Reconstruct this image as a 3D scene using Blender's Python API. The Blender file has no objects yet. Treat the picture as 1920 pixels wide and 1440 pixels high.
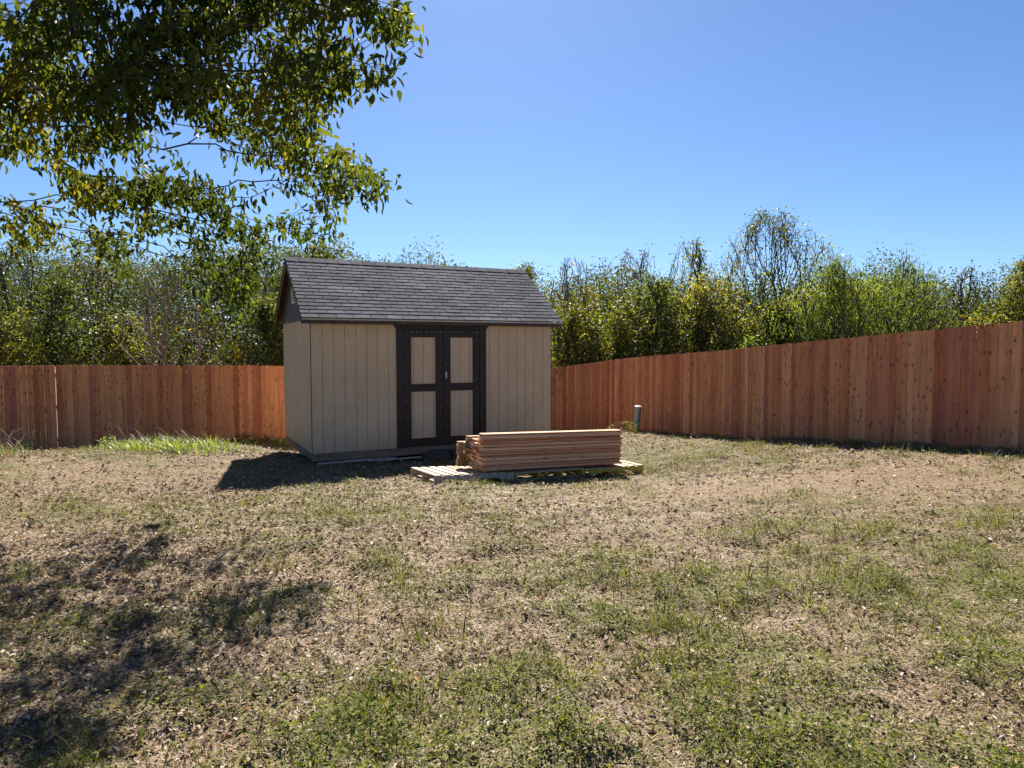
import bpy, math, random
import numpy as np
from mathutils import Matrix, Vector
rng = np.random.default_rng(7)
random.seed(7)
scn = bpy.context.scene
COL = scn.collection
CAMZ = 1.6
F = 1290.0; HY = 648.0          # focal length in photo pixels, horizon row

# ------------------------------------------------------------------ helpers
def link(o, parent=None):
    COL.objects.link(o)
    if parent is not None: o.parent = parent
    return o
def tag(o, label=None, cat=None, group=None, kind=None):
    if label: o['label'] = label
    if cat: o['category'] = cat
    if group: o['group'] = group
    if kind: o['kind'] = kind
    return o
def empty(name, loc=(0,0,0), rot=(0,0,0), label=None, cat=None, group=None):
    o = bpy.data.objects.new(name, None); o.empty_display_size = .2
    o.location = loc; o.rotation_euler = rot
    link(o); return tag(o, label, cat, group)
def fast_mesh(name, V, Fc, mat, attrs=None, uv=None, parent=None, smooth=False):
    """V (n,3); Fc (m,k) constant sized faces"""
    V = np.asarray(V, np.float32); Fc = np.asarray(Fc, np.int32)
    me = bpy.data.meshes.new(name)
    m, k = Fc.shape
    me.vertices.add(len(V)); me.vertices.foreach_set('co', V.ravel())
    me.loops.add(m*k); me.loops.foreach_set('vertex_index', Fc.ravel())
    me.polygons.add(m)
    me.polygons.foreach_set('loop_start', np.arange(0, m*k, k, dtype=np.int32))
    me.polygons.foreach_set('loop_total', np.full(m, k, np.int32))
    if smooth: me.polygons.foreach_set('use_smooth', np.ones(m, bool))
    me.update(calc_edges=True)
    for an, av in (attrs or {}).items():
        a = me.attributes.new(an, 'FLOAT', 'POINT'); a.data.foreach_set('value', np.asarray(av, np.float32))
    if uv is not None:
        l = me.uv_layers.new(name='UVMap'); l.data.foreach_set('uv', np.asarray(uv, np.float32).ravel())
    me.materials.append(mat)
    return link(bpy.data.objects.new(name, me), parent)
class MB:
    """collects faces; every piece has a random number (rnd) and board uv"""
    def __init__(s): s.v = []; s.f = []; s.uv = []; s.r = []
    def add(s, verts, faces, uvs=None, r=None):
        b = len(s.v); r = random.random() if r is None else r
        s.v += [tuple(v) for v in verts]; s.r += [r]*len(verts)
        for i, f in enumerate(faces):
            s.f.append([b+j for j in f])
            s.uv += list(uvs[i]) if uvs else [(0,0)]*len(f)
    def box(s, a, b, r=None, M=None, jit=0):
        (x0,y0,z0),(x1,y1,z1) = a, b
        P = [(x0,y0,z0),(x1,y0,z0),(x1,y1,z0),(x0,y1,z0),(x0,y0,z1),(x1,y0,z1),(x1,y1,z1),(x0,y1,z1)]
        if jit: P = [tuple(c+random.uniform(-jit,jit) for c in p) for p in P]
        d = (x1-x0, y1-y0, z1-z0); L = max(range(3), key=lambda i: d[i])
        o = [i for i in range(3) if i != L]
        Fs = [(0,3,2,1),(4,5,6,7),(0,1,5,4),(1,2,6,5),(2,3,7,6),(3,0,4,7)]
        uvs = [[(P[i][o[0]]+P[i][o[1]], P[i][L]) for i in f] for f in Fs]
        if M: P = [M @ Vector(p) for p in P]
        s.add(P, Fs, uvs, r)
    def prism(s, outline, y0, y1, r=None, M=None):   # outline in xz, extruded along y
        n = len(outline)
        P = [(x, y0, z) for x, z in outline] + [(x, y1, z) for x, z in outline]
        Fs = [tuple(range(n)), tuple(range(2*n-1, n-1, -1))] + [(i, i+n, (i+1)%n+n, (i+1)%n) for i in range(n)]
        uvs = [[(P[i][0]+P[i][1], P[i][2]) for i in f] for f in Fs]
        if M: P = [M @ Vector(p) for p in P]
        s.add(P, Fs, uvs, r)
    def cyl(s, p0, p1, r0, r1=None, n=10, r=None):
        r1 = r0 if r1 is None else r1
        p0, p1 = Vector(p0), Vector(p1); d = (p1-p0).normalized()
        a = d.orthogonal().normalized(); b = d.cross(a)
        P = []
        for p, rr in ((p0,r0),(p1,r1)):
            for i in range(n):
                t = 2*math.pi*i/n; P.append(p + (a*math.cos(t)+b*math.sin(t))*rr)
        Fs = [tuple(range(n-1,-1,-1)), tuple(range(n,2*n))] + [(i,(i+1)%n,(i+1)%n+n,i+n) for i in range(n)]
        L = (p1-p0).length
        uvs = [[(P[i].x, P[i].y) for i in f] for f in Fs[:2]] + [[(i/n*.3,0),((i+1)/n*.3,0),((i+1)/n*.3,L),(i/n*.3,L)] for i in range(n)]
        s.add(P, Fs, uvs, r)
    def mesh(s, name, mat, bevel=0):
        me = bpy.data.meshes.new(name); me.from_pydata(s.v, [], s.f)
        l = me.uv_layers.new(name='UVMap'); l.data.foreach_set('uv', np.asarray(s.uv, np.float32).ravel())
        a = me.attributes.new('rnd', 'FLOAT', 'POINT'); a.data.foreach_set('value', np.asarray(s.r, np.float32))
        me.materials.append(mat); return me
    def build(s, name, mat, parent=None):
        return link(bpy.data.objects.new(name, s.mesh(name, mat)), parent)

def hash2(i, j, seed):
    h = (i*374761393 + j*668265263 + seed*2147483647) & 0xffffffff
    h = ((h ^ (h >> 13)) * 1274126177) & 0xffffffff
    return ((h ^ (h >> 16)) & 0xffff) / 65535.0
def vnoise(x, y, seed=0):
    x = np.asarray(x, float); y = np.asarray(y, float)
    i = np.floor(x).astype(np.int64); j = np.floor(y).astype(np.int64)
    u = x-i; v = y-j; u = u*u*(3-2*u); v = v*v*(3-2*v)
    return (hash2(i,j,seed)*(1-u)+hash2(i+1,j,seed)*u)*(1-v) + (hash2(i,j+1,seed)*(1-u)+hash2(i+1,j+1,seed)*u)*v
def fbm(x, y, seed=0, o=4):
    s = 0; a = .5; t = 0
    for k in range(o):
        s = s + a*vnoise(x*2**k+k*17.3, y*2**k-k*9.1, seed+k); t += a; a *= .55
    return s/t

# ------------------------------------------------------------------ materials
def new_mat(name):
    m = bpy.data.materials.new(name); m.use_nodes = True
    nt = m.node_tree; nt.nodes.clear()
    out = nt.nodes.new('ShaderNodeOutputMaterial')
    return m, nt, out
def N(nt, t, **kw):
    n = nt.nodes.new(t)
    for k, v in kw.items():
        if k in n.inputs: n.inputs[k].default_value = v
        else: setattr(n, k, v)
    return n
def ramp(nt, stops, interp='LINEAR'):
    n = nt.nodes.new('ShaderNodeValToRGB'); n.color_ramp.interpolation = interp
    e = n.color_ramp.elements
    while len(e) < len(stops): e.new(.5)
    for i, (p, c) in enumerate(stops):
        e[i].position = p; e[i].color = (*c, 1) if len(c) == 3 else c
    return n
def math_n(nt, op, a, b=None):
    n = nt.nodes.new('ShaderNodeMath'); n.operation = op
    for i, v in enumerate((a, b)):
        if v is None: continue
        if isinstance(v, (int, float)): n.inputs[i].default_value = v
        else: nt.links.new(v, n.inputs[i])
    return n.outputs[0]
def mixc(nt, fac, a, b, mode='MIX'):
    n = nt.nodes.new('ShaderNodeMix'); n.data_type = 'RGBA'; n.blend_type = mode
    for i, v in ((0, fac), (6, a), (7, b)):
        if isinstance(v, (int, float)): n.inputs[i].default_value = v
        elif isinstance(v, tuple): n.inputs[i].default_value = (*v, 1)
        else: nt.links.new(v, n.inputs[i])
    return n.outputs[2]
def bumped(nt, height, strength, dist):
    b = nt.nodes.new('ShaderNodeBump'); b.inputs['Strength'].default_value = strength; b.inputs['Distance'].default_value = dist
    nt.links.new(height, b.inputs['Height']); return b.outputs[0]
def attr(nt, name='rnd'):
    n = nt.nodes.new('ShaderNodeAttribute'); n.attribute_name = name; return n.outputs['Fac']
def noise(nt, vec, scale, detail=4, rough=.55):
    n = N(nt, 'ShaderNodeTexNoise'); n.inputs['Scale'].default_value = scale; n.inputs['Detail'].default_value = detail
    n.inputs['Roughness'].default_value = rough
    if vec is not None: nt.links.new(vec, n.inputs['Vector'])
    return n.outputs['Fac']

def wood(name, stops, knots=.0, rough=.75, grain=.35, spec=.25, objrnd=False, knotcol=(.05,.02,.012), trans=0, weather=None):
    """timber: uv.x across, uv.y along the board; per-board colour from rnd"""
    m, nt, out = new_mat(name); L = nt.links
    uv = N(nt, 'ShaderNodeTexCoord').outputs['UV']
    r = attr(nt)
    if objrnd:
        oi = nt.nodes.new('ShaderNodeObjectInfo').outputs['Random']
        r = math_n(nt, 'FRACT', math_n(nt, 'ADD', r, oi))
    sx = nt.nodes.new('ShaderNodeSeparateXYZ'); L.new(uv, sx.inputs[0])
    def vec(kx, ky, kz):
        c = nt.nodes.new('ShaderNodeCombineXYZ')
        L.new(math_n(nt, 'MULTIPLY', sx.outputs[0], kx), c.inputs[0]); L.new(math_n(nt, 'MULTIPLY', sx.outputs[1], ky), c.inputs[1])
        L.new(math_n(nt, 'MULTIPLY', r, kz), c.inputs[2]); return c.outputs[0]
    base = ramp(nt, stops); L.new(r, base.inputs[0])
    g = noise(nt, vec(90, 3, 300), 1.0, 5, .6)
    g2 = noise(nt, vec(14, 1.2, 170), 1.0, 3)
    gr = ramp(nt, [(.3,(.62,.58,.55)),(.7,(1.25,1.25,1.25))]); L.new(g, gr.inputs[0])
    col = mixc(nt, grain, base.outputs[0], gr.outputs[0], 'MULTIPLY')
    gr2 = ramp(nt, [(.3,(.7,.62,.58)),(.65,(1.18,1.15,1.1))]); L.new(g2, gr2.inputs[0])
    col = mixc(nt, .6, col, gr2.outputs[0], 'MULTIPLY')
    if knots:
        vo = nt.nodes.new('ShaderNodeTexVoronoi'); vo.inputs['Scale'].default_value = 1
        L.new(vec(17, 8, 913), vo.inputs['Vector'])
        kr = ramp(nt, [(.0,(1,1,1)),(.15,(.95,.95,.95)),(.25,(.3,.3,.3)),(.42,(0,0,0))]); L.new(vo.outputs['Distance'], kr.inputs[0])
        sel = math_n(nt, 'GREATER_THAN', N_sep(nt, vo.outputs['Color']), 1-knots)
        col = mixc(nt, math_n(nt, 'MULTIPLY', math_n(nt, 'MULTIPLY', kr.outputs[0], sel), .85), col, knotcol)
    if weather:
        wn = noise(nt, N(nt,'ShaderNodeTexCoord').outputs['Object'], 3.0, 5)
        wr = ramp(nt, [(.4,(0,0,0)),(.65,(1,1,1))]); L.new(wn, wr.inputs[0])
        col = mixc(nt, math_n(nt,'MULTIPLY',wr.outputs[0],.7), col, weather)
    p = nt.nodes.new('ShaderNodeBsdfPrincipled'); L.new(col, p.inputs['Base Color'])
    p.inputs['Roughness'].default_value = rough; p.inputs['Specular IOR Level'].default_value = spec
    L.new(bumped(nt, g, .25, .002), p.inputs['Normal'])
    L.new(p.outputs[0], out.inputs[0]); return m
def N_sep(nt, colsock):
    s = nt.nodes.new('ShaderNodeSeparateColor'); nt.links.new(colsock, s.inputs[0]); return s.outputs[0]

def leafmat(name, stops, trans=.4, rough=.45, spec=.4, tint=(1.25,1.2,.45), k=1.0):
    stops = [(p_, tuple(v*k for v in c_)) for p_, c_ in stops]
    m, nt, out = new_mat(name); L = nt.links
    r = attr(nt); c = ramp(nt, stops); L.new(r, c.inputs[0])
    p = nt.nodes.new('ShaderNodeBsdfPrincipled'); L.new(c.outputs[0], p.inputs['Base Color'])
    p.inputs['Roughness'].default_value = rough; p.inputs['Specular IOR Level'].default_value = spec
    t = nt.nodes.new('ShaderNodeBsdfTranslucent')
    L.new(mixc(nt, 1.0, c.outputs[0], tint, 'MULTIPLY'), t.inputs[0])
    mx = nt.nodes.new('ShaderNodeMixShader'); mx.inputs[0].default_value = trans
    L.new(p.outputs[0], mx.inputs[1]); L.new(t.outputs[0], mx.inputs[2]); L.new(mx.outputs[0], out.inputs[0])
    return m
def bark(name, c0, c1, scale=14):
    m, nt, out = new_mat(name); L = nt.links
    co = N(nt, 'ShaderNodeTexCoord').outputs['Object']
    n = noise(nt, co, scale, 6, .7)
    r = ramp(nt, [(.35,c0),(.7,c1)]); L.new(n, r.inputs[0])
    p = nt.nodes.new('ShaderNodeBsdfPrincipled'); L.new(r.outputs[0], p.inputs['Base Color']); p.inputs['Roughness'].default_value = .9
    p.inputs['Specular IOR Level'].default_value = .2
    L.new(bumped(nt, n, .5, .01), p.inputs['Normal']); L.new(p.outputs[0], out.inputs[0]); return m
def plain(name, c0, c1, scale=8, rough=.7, spec=.3, bump=.15, detail=5, metal=0, bd=.004):
    m, nt, out = new_mat(name); L = nt.links
    co = N(nt, 'ShaderNodeTexCoord').outputs['Object']
    n = noise(nt, co, scale, detail, .6)
    r = ramp(nt, [(.3,c0),(.7,c1)]); L.new(n, r.inputs[0])
    p = nt.nodes.new('ShaderNodeBsdfPrincipled'); L.new(r.outputs[0], p.inputs['Base Color'])
    p.inputs['Roughness'].default_value = rough; p.inputs['Specular IOR Level'].default_value = spec; p.inputs['Metallic'].default_value = metal
    L.new(bumped(nt, noise(nt, co, scale*6, 4), bump, bd), p.inputs['Normal'])
    L.new(p.outputs[0], out.inputs[0]); return m

# green cover (0..1) and bare soil, as functions of the ground position
def bare(x, y):
    b = np.exp(-((x-4.7)/2.6)**2-((y-8.3)/1.5)**2) + .8*np.exp(-((x+6)/3)**2-((y-10.6)/1.2)**2) + .5*np.exp(-((x-1.6)/1.8)**2-((y-8.2)/.8)**2)
    return np.clip((b+.55*(fbm(x*1.4,y*2.0,301,4)-.5))*1.2-.1, 0, 1)
def edge(x, y):
    FA_, FC_, FL_ = np.array([7.23,9.92]), np.array([1.0,20.2]), np.array([-10.7,13.9])
    rd = (FC_-FA_)/np.linalg.norm(FC_-FA_); ld = (FL_-FC_)/np.linalg.norm(FL_-FC_)
    nr = (x-FA_[0])*(-rd[1]) + (y-FA_[1])*rd[0]; nl = (x-FC_[0])*(-ld[1]) + (y-FC_[1])*ld[0]
    sx = (x+3.54)*.893+(y-12.1)*.451; sy = -(x+3.54)*.451+(y-12.1)*.893
    e = .8*np.exp(-np.abs(nl)/.22) + .35*np.exp(-np.abs(nr)/.15) + .6*np.exp(-np.abs(sy+.1)/.12)*((sx>-.2)&(sx<5)) + .6*np.exp(-np.abs(sx+.05)/.12)*((sy>-.2)&(sy<3.2))
    return e*np.clip((fbm(x*2.2, y*2.2, 511, 2)-.35)*4, 0, 1.2)
def clump(x, y, f=3.2, sd=401):
    return np.clip((fbm(x*f, y*f, sd, 3)-.5)*6+.35, 0, 1)
def green(x, y):
    g = .49 + .55*(fbm(x*.55+3.1, y*.75-1.7, 21, 4)-.5)
    g = g + .6*(fbm(x*1.7, y*2.3, 31, 3)-.5) + .5*(fbm(x*5.5, y*6, 37, 3)-.5)
    def blob(cx, cy, rx, ry, a): return a*np.exp(-((x-cx)/rx)**2 - ((y-cy)/ry)**2)
    g = g + blob(2.4,4.6,2.2,1.7,.13) + blob(-4.3,7.2,2.0,.7,.16) + blob(2.7,12.6,1.6,1.8,.17) + blob(-.4,8.2,1.5,.5,.10) + blob(-6.6,13.4,1.5,.8,.3) + blob(3.4,6.0,2,1,.08) + blob(1.5,3.3,1.0,.7,.1) + blob(.5,3.6,4.5,1.8,.05)
    g = g + blob(-1.8,6.9,1.8,.8,.06) + blob(-.5,3.2,.9,.8,.07)
    g = g - blob(4.6,8.3,2.6,1.3,.32) - blob(1.8,8.6,1.6,.9,.1) - blob(-6.5,10.5,3,1.2,.14) - blob(-.2,5.9,.9,.35,.22) - blob(-2.0,3.0,.8,.5,.12) - blob(-3.2,11,2.2,1.0,.15)
    return np.clip((g-.45)/.19, 0, 1)
# ------------------------------------------------------------------ terrain
CP = np.array([(0,0,0),(-3,2,0),(3,2,.02),(-2,4.5,-.03),(2.5,4.5,.02),(-4.9,6.3,-.1),(0,7,-.1),(5,7,.04),(-4.1,9.2,-.40),(-7.5,9.5,-.25),
 (-1.0,9.1,-.26),(.2,9.6,-.33),(1.9,10.6,-.40),(-3.5,12.0,-.5),(.9,14.2,-.53),(-4.9,14.9,-.72),(-.6,17,-.75),(2.4,13,-.38),(2.88,15.8,-.40),
 (7.23,9.92,.12),(6.07,11.7,-.05),(4.99,13.6,-.24),(4.2,14.9,-.36),(3.56,15.95,-.44),(1,20.2,-.9),(8.8,7.3,.3),(-10.7,14.0,-.64),(-8,15.3,-.66),(-5.5,16.55,-.70),
 (-2.3,18.4,-.8),(-9.2,12.2,-.34),(-7.2,13.2,-.42),(-5.4,14.4,-.56),(-13.5,12.0,-.6),(-6,11,-.36),(-15,22,-.9),(0,27,-1.1),(12,18,-.1),(16,8,.3),(-16,6,-.3),(0,-6,0),(-9,-4,0),(9,-4,.1)], float)
def _tps():
    X = CP[:, :2]; n = len(X)
    d = np.linalg.norm(X[:,None]-X[None], axis=2)
    K = np.where(d > 0, d*d*np.log(d+1e-9), 0) + np.eye(n)*.05
    P = np.c_[np.ones(n), X]
    A = np.block([[K, P],[P.T, np.zeros((3,3))]])
    return np.linalg.solve(A, np.r_[CP[:,2], 0,0,0])
TW = _tps()
def gz(x, y):
    x = np.asarray(x, float); y = np.asarray(y, float); sh = x.shape
    xx, yy = x.ravel(), y.ravel(); n = len(CP)
    z = TW[n] + TW[n+1]*xx + TW[n+2]*yy
    for i in range(n):
        d2 = (xx-CP[i,0])**2 + (yy-CP[i,1])**2
        z = z + TW[i]*.5*d2*np.log(d2+1e-12)
    w = np.clip((np.hypot(xx, yy-8)-16)/10, 0, 1); w = w*w*(3-2*w)
    z = np.clip(z, -1.3, .5)*(1-w) + (-.9)*w
    z = z + (fbm(xx*1.1, yy*1.1, 5, 3)-.5)*.05 + (fbm(xx*4, yy*4, 9, 2)-.5)*.016
    z = z + np.where((np.abs(xx) < 14) & (yy > 0) & (yy < 20), .03*(green(xx, yy)-.4)+.03*(clump(xx,yy)-.5)*(1-bare(xx,yy)), 0)
    return z.reshape(sh)
def gz1(x, y): return float(gz(np.array([x]), np.array([y]))[0])
def at(px, d): return (px-960)/F*d
SH0 = np.array([-3.54, 12.1]); SU = np.array([.893,.451]); SV = np.array([-.451,.893])   # shed front-left corner and axes
SHANG = math.atan2(.451, .893)
FA = np.array([7.23,9.92]); FC = np.array([1.0,20.2]); FL = np.array([-10.7,13.9])
rdir = (FC-FA)/np.linalg.norm(FC-FA); ldir = (FL-FC)/np.linalg.norm(FL-FC)

def spaced(lo, hi, fine0, fine1, step, grow=1.25):
    a = list(np.arange(fine0, fine1+step*.5, step)); s = step
    while a[-1] < hi: s *= grow; a.append(a[-1]+s)
    s = step; pre = []; c = fine0
    while c > lo: s *= grow; c -= s; pre.append(c)
    return np.array(pre[::-1] + a)
xs = spaced(-500, 500, -11, 11, .11); ys = spaced(-300, 700, -1, 21, .11)
XX, YY = np.meshgrid(xs, ys); ZZ = gz(XX, YY)
nx, ny = len(xs), len(ys)
idx = np.arange(nx*ny).reshape(ny, nx)
Fq = np.stack([idx[:-1,:-1], idx[:-1,1:], idx[1:,1:], idx[1:,:-1]], -1).reshape(-1, 4)

GV = green(XX, YY).ravel()

m_ground, nt, out = new_mat('ground_soil'); L = nt.links
co = N(nt, 'ShaderNodeTexCoord').outputs['Object']
n1 = noise(nt, co, 1.3, 6, .65); n2 = noise(nt, co, 22, 6, .7); n3 = noise(nt, co, 90, 4, .7)
soil = ramp(nt, [(.25,(.18,.13,.085)),(.5,(.32,.245,.165)),(.75,(.47,.375,.26))]); L.new(n2, soil.inputs[0])
sp = ramp(nt, [(.35,(.45,.4,.36)),(.6,(1.1,1.08,1.05)),(.75,(1.5,1.45,1.35))]); L.new(n3, sp.inputs[0])
c = mixc(nt, .8, soil.outputs[0], sp.outputs[0], 'MULTIPLY')
big = ramp(nt, [(.3,(.55,.51,.46)),(.7,(.82,.78,.73))]); L.new(n1, big.inputs[0]); c = mixc(nt, 1.0, c, big.outputs[0], 'MULTIPLY')
gcol = ramp(nt, [(.35,(.05,.06,.02)),(.65,(.15,.16,.055))]); L.new(n3, gcol.inputs[0])
c = mixc(nt, math_n(nt, 'MULTIPLY', attr(nt, 'green'), .6), c, gcol.outputs[0])
p = nt.nodes.new('ShaderNodeBsdfPrincipled'); L.new(c, p.inputs['Base Color']); p.inputs['Roughness'].default_value = .95; p.inputs['Specular IOR Level'].default_value = .1
L.new(bumped(nt, math_n(nt,'ADD',n2,math_n(nt,'MULTIPLY',n3,.4)), .9, .03), p.inputs['Normal']); L.new(p.outputs[0], out.inputs[0])
g = fast_mesh('ground', np.c_[XX.ravel(), YY.ravel(), ZZ.ravel()], Fq, m_ground, {'green': GV}, smooth=True)
tag(g, kind='structure')

# ------------------------------------------------------------------ lawn scatter (stuff)
def frames(n, up=None, tilt=.6, az=None):
    """random orthonormal frames: returns (X, Y, Z) with Z near up"""
    az = rng.uniform(0, 2*np.pi, n) if az is None else az
    t = np.abs(rng.normal(0, tilt, n)); ta = rng.uniform(0, 2*np.pi, n)
    Z = np.c_[np.sin(t)*np.cos(ta), np.sin(t)*np.sin(ta), np.cos(t)]
    A = np.c_[np.cos(az), np.sin(az), np.zeros(n)]
    Y = A - Z*(A*Z).sum(1)[:,None]; Y /= np.linalg.norm(Y, axis=1)[:,None]+1e-9
    X = np.cross(Y, Z); return X, Y, Z
def instance(P, X, Y, Z, tv, tf, sx, sy, sz=None):
    """P (n,3) positions, template verts tv (k,3), faces tf (m,q)"""
    sz = sy if sz is None else sz
    n = len(P); k = len(tv); tv = np.asarray(tv, float); tf = np.asarray(tf)
    V = (P[:,None] + X[:,None]*(tv[None,:,0:1]*sx[:,None,None]) + Y[:,None]*(tv[None,:,1:2]*sy[:,None,None]) + Z[:,None]*(tv[None,:,2:3]*sz[:,None,None]))
    Fc = (np.arange(n)*k)[:,None,None] + tf[None]
    return V.reshape(-1,3), Fc.reshape(-1, tf.shape[1])
QUAD = ([(0,0,0),(.5,.45,.12),(0,1,0),(-.5,.45,.12)], [(0,1,2,3)])
BLADE = ([(-.5,0,0),(.5,0,0),(.3,.6,.12),(-.3,.6,.12),(.04,1,.42),(-.04,1,.42)], [(0,1,2,3),(3,2,4,5)])
LEAF = ([(0,0,0),(.42,.22,.10),(.5,.5,.14),(.22,.8,.06),(0,1,-.10),(-.22,.8,.06),(-.5,.5,.14),(-.42,.22,.10),(0,.5,0)], [(0,1,2,8),(8,2,3,4),(0,8,6,7),(8,4,5,6)])
CURL = ([(0,0,.05),(.5,.3,.28),(.42,.72,.22),(0,1,.12),(-.42,.72,.26),(-.5,.3,.2),(0,.45,-.02)], [(0,1,2,6),(6,2,3,3),(0,6,4,5),(6,3,4,4)])
CURL = ([(0,0,.05),(.5,.3,.28),(.4,.75,.2),(0,1,.12),(-.4,.75,.26),(-.5,.3,.2)], [(0,1,2,3),(0,3,4,5)])
PO_ = (-1.03, 9.13)
def lawn_pts(n, p=1.6, y0=1.9, y1=19.5):
    u = rng.random(int(n*1.0)); q = 2-p
    y = (y0**q + u*(y1**q-y0**q))**(1/q)
    x = rng.uniform(-1, 1, len(y))*(.79*y+2.6)
    # inside the fences, outside the shed
    nr = (x-FA[0])*(-rdir[1]) + (y-FA[1])*rdir[0]     # >0: camera side of the right fence
    nl = (x-FC[0])*(-ldir[1]) + (y-FC[1])*ldir[0]
    sx = (x-SH0[0])*SU[0] + (y-SH0[1])*SU[1]; sy = (x-SH0[0])*SV[0] + (y-SH0[1])*SV[1]
    px = (x-PO_[0])*.891+(y-PO_[1])*.454; py = -(x-PO_[0])*.454+(y-PO_[1])*.891
    ok = (nr > .03) & (nl > .03) & ~((px > -.03) & (px < 3.5) & (py > -.07) & (py < 1.02)) & ~((sx > .05) & (sx < 4.8) & (sy > .05) & (sy < 3))
    return x[ok], y[ok]
def lawn(name, mat, n, tmpl, size, width, tilt, lift, keep, cat, label, p=1.6, upright=False, rbias=None, y1=19.5, tuft=0, sd=.022, flat=None):
    x, y = lawn_pts(n, p, y1=y1)
    k = rng.random(len(x)) < keep(x, y); x, y = x[k], y[k]; m = len(x)
    s = np.sqrt(np.maximum(y, 2.5)/4.0)
    if tuft:
        kk = rng.integers(0, m//tuft, m); x = x[kk] + rng.normal(0, sd, m)*s; y = y[kk] + rng.normal(0, sd, m)*s
    L_ = rng.uniform(*size, m)*s; W = L_*rng.uniform(*width, m)
    z = gz(x, y) + lift*rng.random(m)*s + .002
    P = np.c_[x, y, z]
    if upright:
        az = rng.uniform(0, 2*np.pi, m); t = np.abs(rng.normal(0, tilt, m))+.1
        if flat: t = np.pi/2 - np.abs(rng.normal(0, flat, m))
        Y = np.c_[np.sin(t)*np.cos(az), np.sin(t)*np.sin(az), np.cos(t)]
        X = np.c_[-np.sin(az), np.cos(az), np.zeros(m)]; Z = np.cross(X, Y)
    else: X, Y, Z = frames(m, tilt=tilt)
    V, Fc = instance(P, X, Y, Z, *tmpl, W, L_)
    r = rng.random(m)
    if rbias is not None: r = np.clip(r*.7 + rbias(x, y)*.3, 0, 1)
    o = fast_mesh(name, V, Fc, mat, {'rnd': np.repeat(r, len(tmpl[0]))})
    tag(o, label, cat, kind='stuff'); return o
m_clover = leafmat('lawn_leaf', [(0,(.045,.065,.014)),(.35,(.10,.135,.026)),(.6,(.18,.215,.042)),(.85,(.30,.30,.07)),(1,(.44,.38,.12))], trans=.42, rough=.75, spec=.1, k=.75)
m_grass = leafmat('lawn_blade', [(0,(.055,.075,.018)),(.4,(.13,.16,.035)),(.7,(.27,.26,.06)),(1,(.46,.34,.12))], trans=.4, rough=.7, spec=.12, k=.75)
m_straw = leafmat('dry_blade', [(0,(.15,.09,.05)),(.3,(.30,.205,.125)),(.6,(.44,.33,.22)),(.9,(.56,.46,.33)),(1,(.42,.23,.09))], trans=.2, rough=.7, spec=.2, tint=(1,.9,.7), k=.75)
m_dead = leafmat('dead_leaf', [(0,(.10,.055,.035)),(.25,(.22,.14,.09)),(.5,(.36,.26,.18)),(.8,(.52,.42,.32)),(.93,(.62,.54,.44)),(1,(.42,.17,.05))], trans=.15, rough=.8, spec=.12, tint=(1,.85,.6), k=.75)
lawn('clover', m_clover, 930000, QUAD, (.007,.0145), (.5,.85), .8, .038, lambda x,y: green(x,y)*(.32+.65*clump(x,y))*(1-.6*bare(x,y))+.05, 'ground cover', 'low green broad-leaved weeds in patches over the tan soil', tuft=9, rbias=lambda x,y: fbm(x*.7+8,y*.9,66,3))
lawn('grass', m_grass, 390000, BLADE, (.022,.055), (.05,.10), .8, 0, lambda x,y: (green(x+.2,y-.1)*.75+.10)*clump(x+3,y,2.6,411)*(1-.6*bare(x,y)), 'grass', 'short green grass blades scattered across the patchy lawn', upright=True, rbias=lambda x,y: fbm(x*.8,y*.8,77,3), tuft=14)
lawn('tall_grass', m_grass, 390000, BLADE, (.04,.085), (.04,.075), .62, 0, lambda x,y: clump(x,y,2.2,123)*np.clip((fbm(x*.7,y*.9,131,3)-.4)*5,0,1)*np.clip(.45+x*.13,.2,1)*(1-.7*bare(x,y)) + edge(x,y), 'grass', 'taller tufts of yellow green grass standing out of the lawn', upright=True, tuft=45, sd=.06, rbias=lambda x,y: fbm(x*1.3,y*1.3,79,3))
lawn('dry_grass', m_straw, 740000, BLADE, (.022,.06), (.05,.13), 1.05, .01, lambda x,y: (1-.3*green(x,y))*np.where(bare(x,y)>.35, .45, 1)*(.45+.9*fbm(x*4,y*4,203,2)), 'dry grass', 'dry straw-coloured grass and thatch matted over the yard', upright=True, flat=.28, rbias=lambda x,y: fbm(x*.9+5,y*.9,55,3))
def litter(x, y): return (1-.7*bare(x,y))*np.clip(.30 + .5*np.exp(-((x+2.6)/2.6)**2-((y-4.0)/3.5)**2) + .25*np.exp(-((x+4)/3)**2-((y-9.5)/2)**2) - .2*green(x,y), .05, 1)*(.35+1.1*fbm(x*1.5,y*1.5,91,3))
lawn('fallen_leaves', m_dead, 250000, CURL, (.014,.046), (.35,.6), .55, .02, litter, 'fallen leaves', 'curled tan and grey dead leaves lying over the yard, thickest under the tree')

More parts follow.
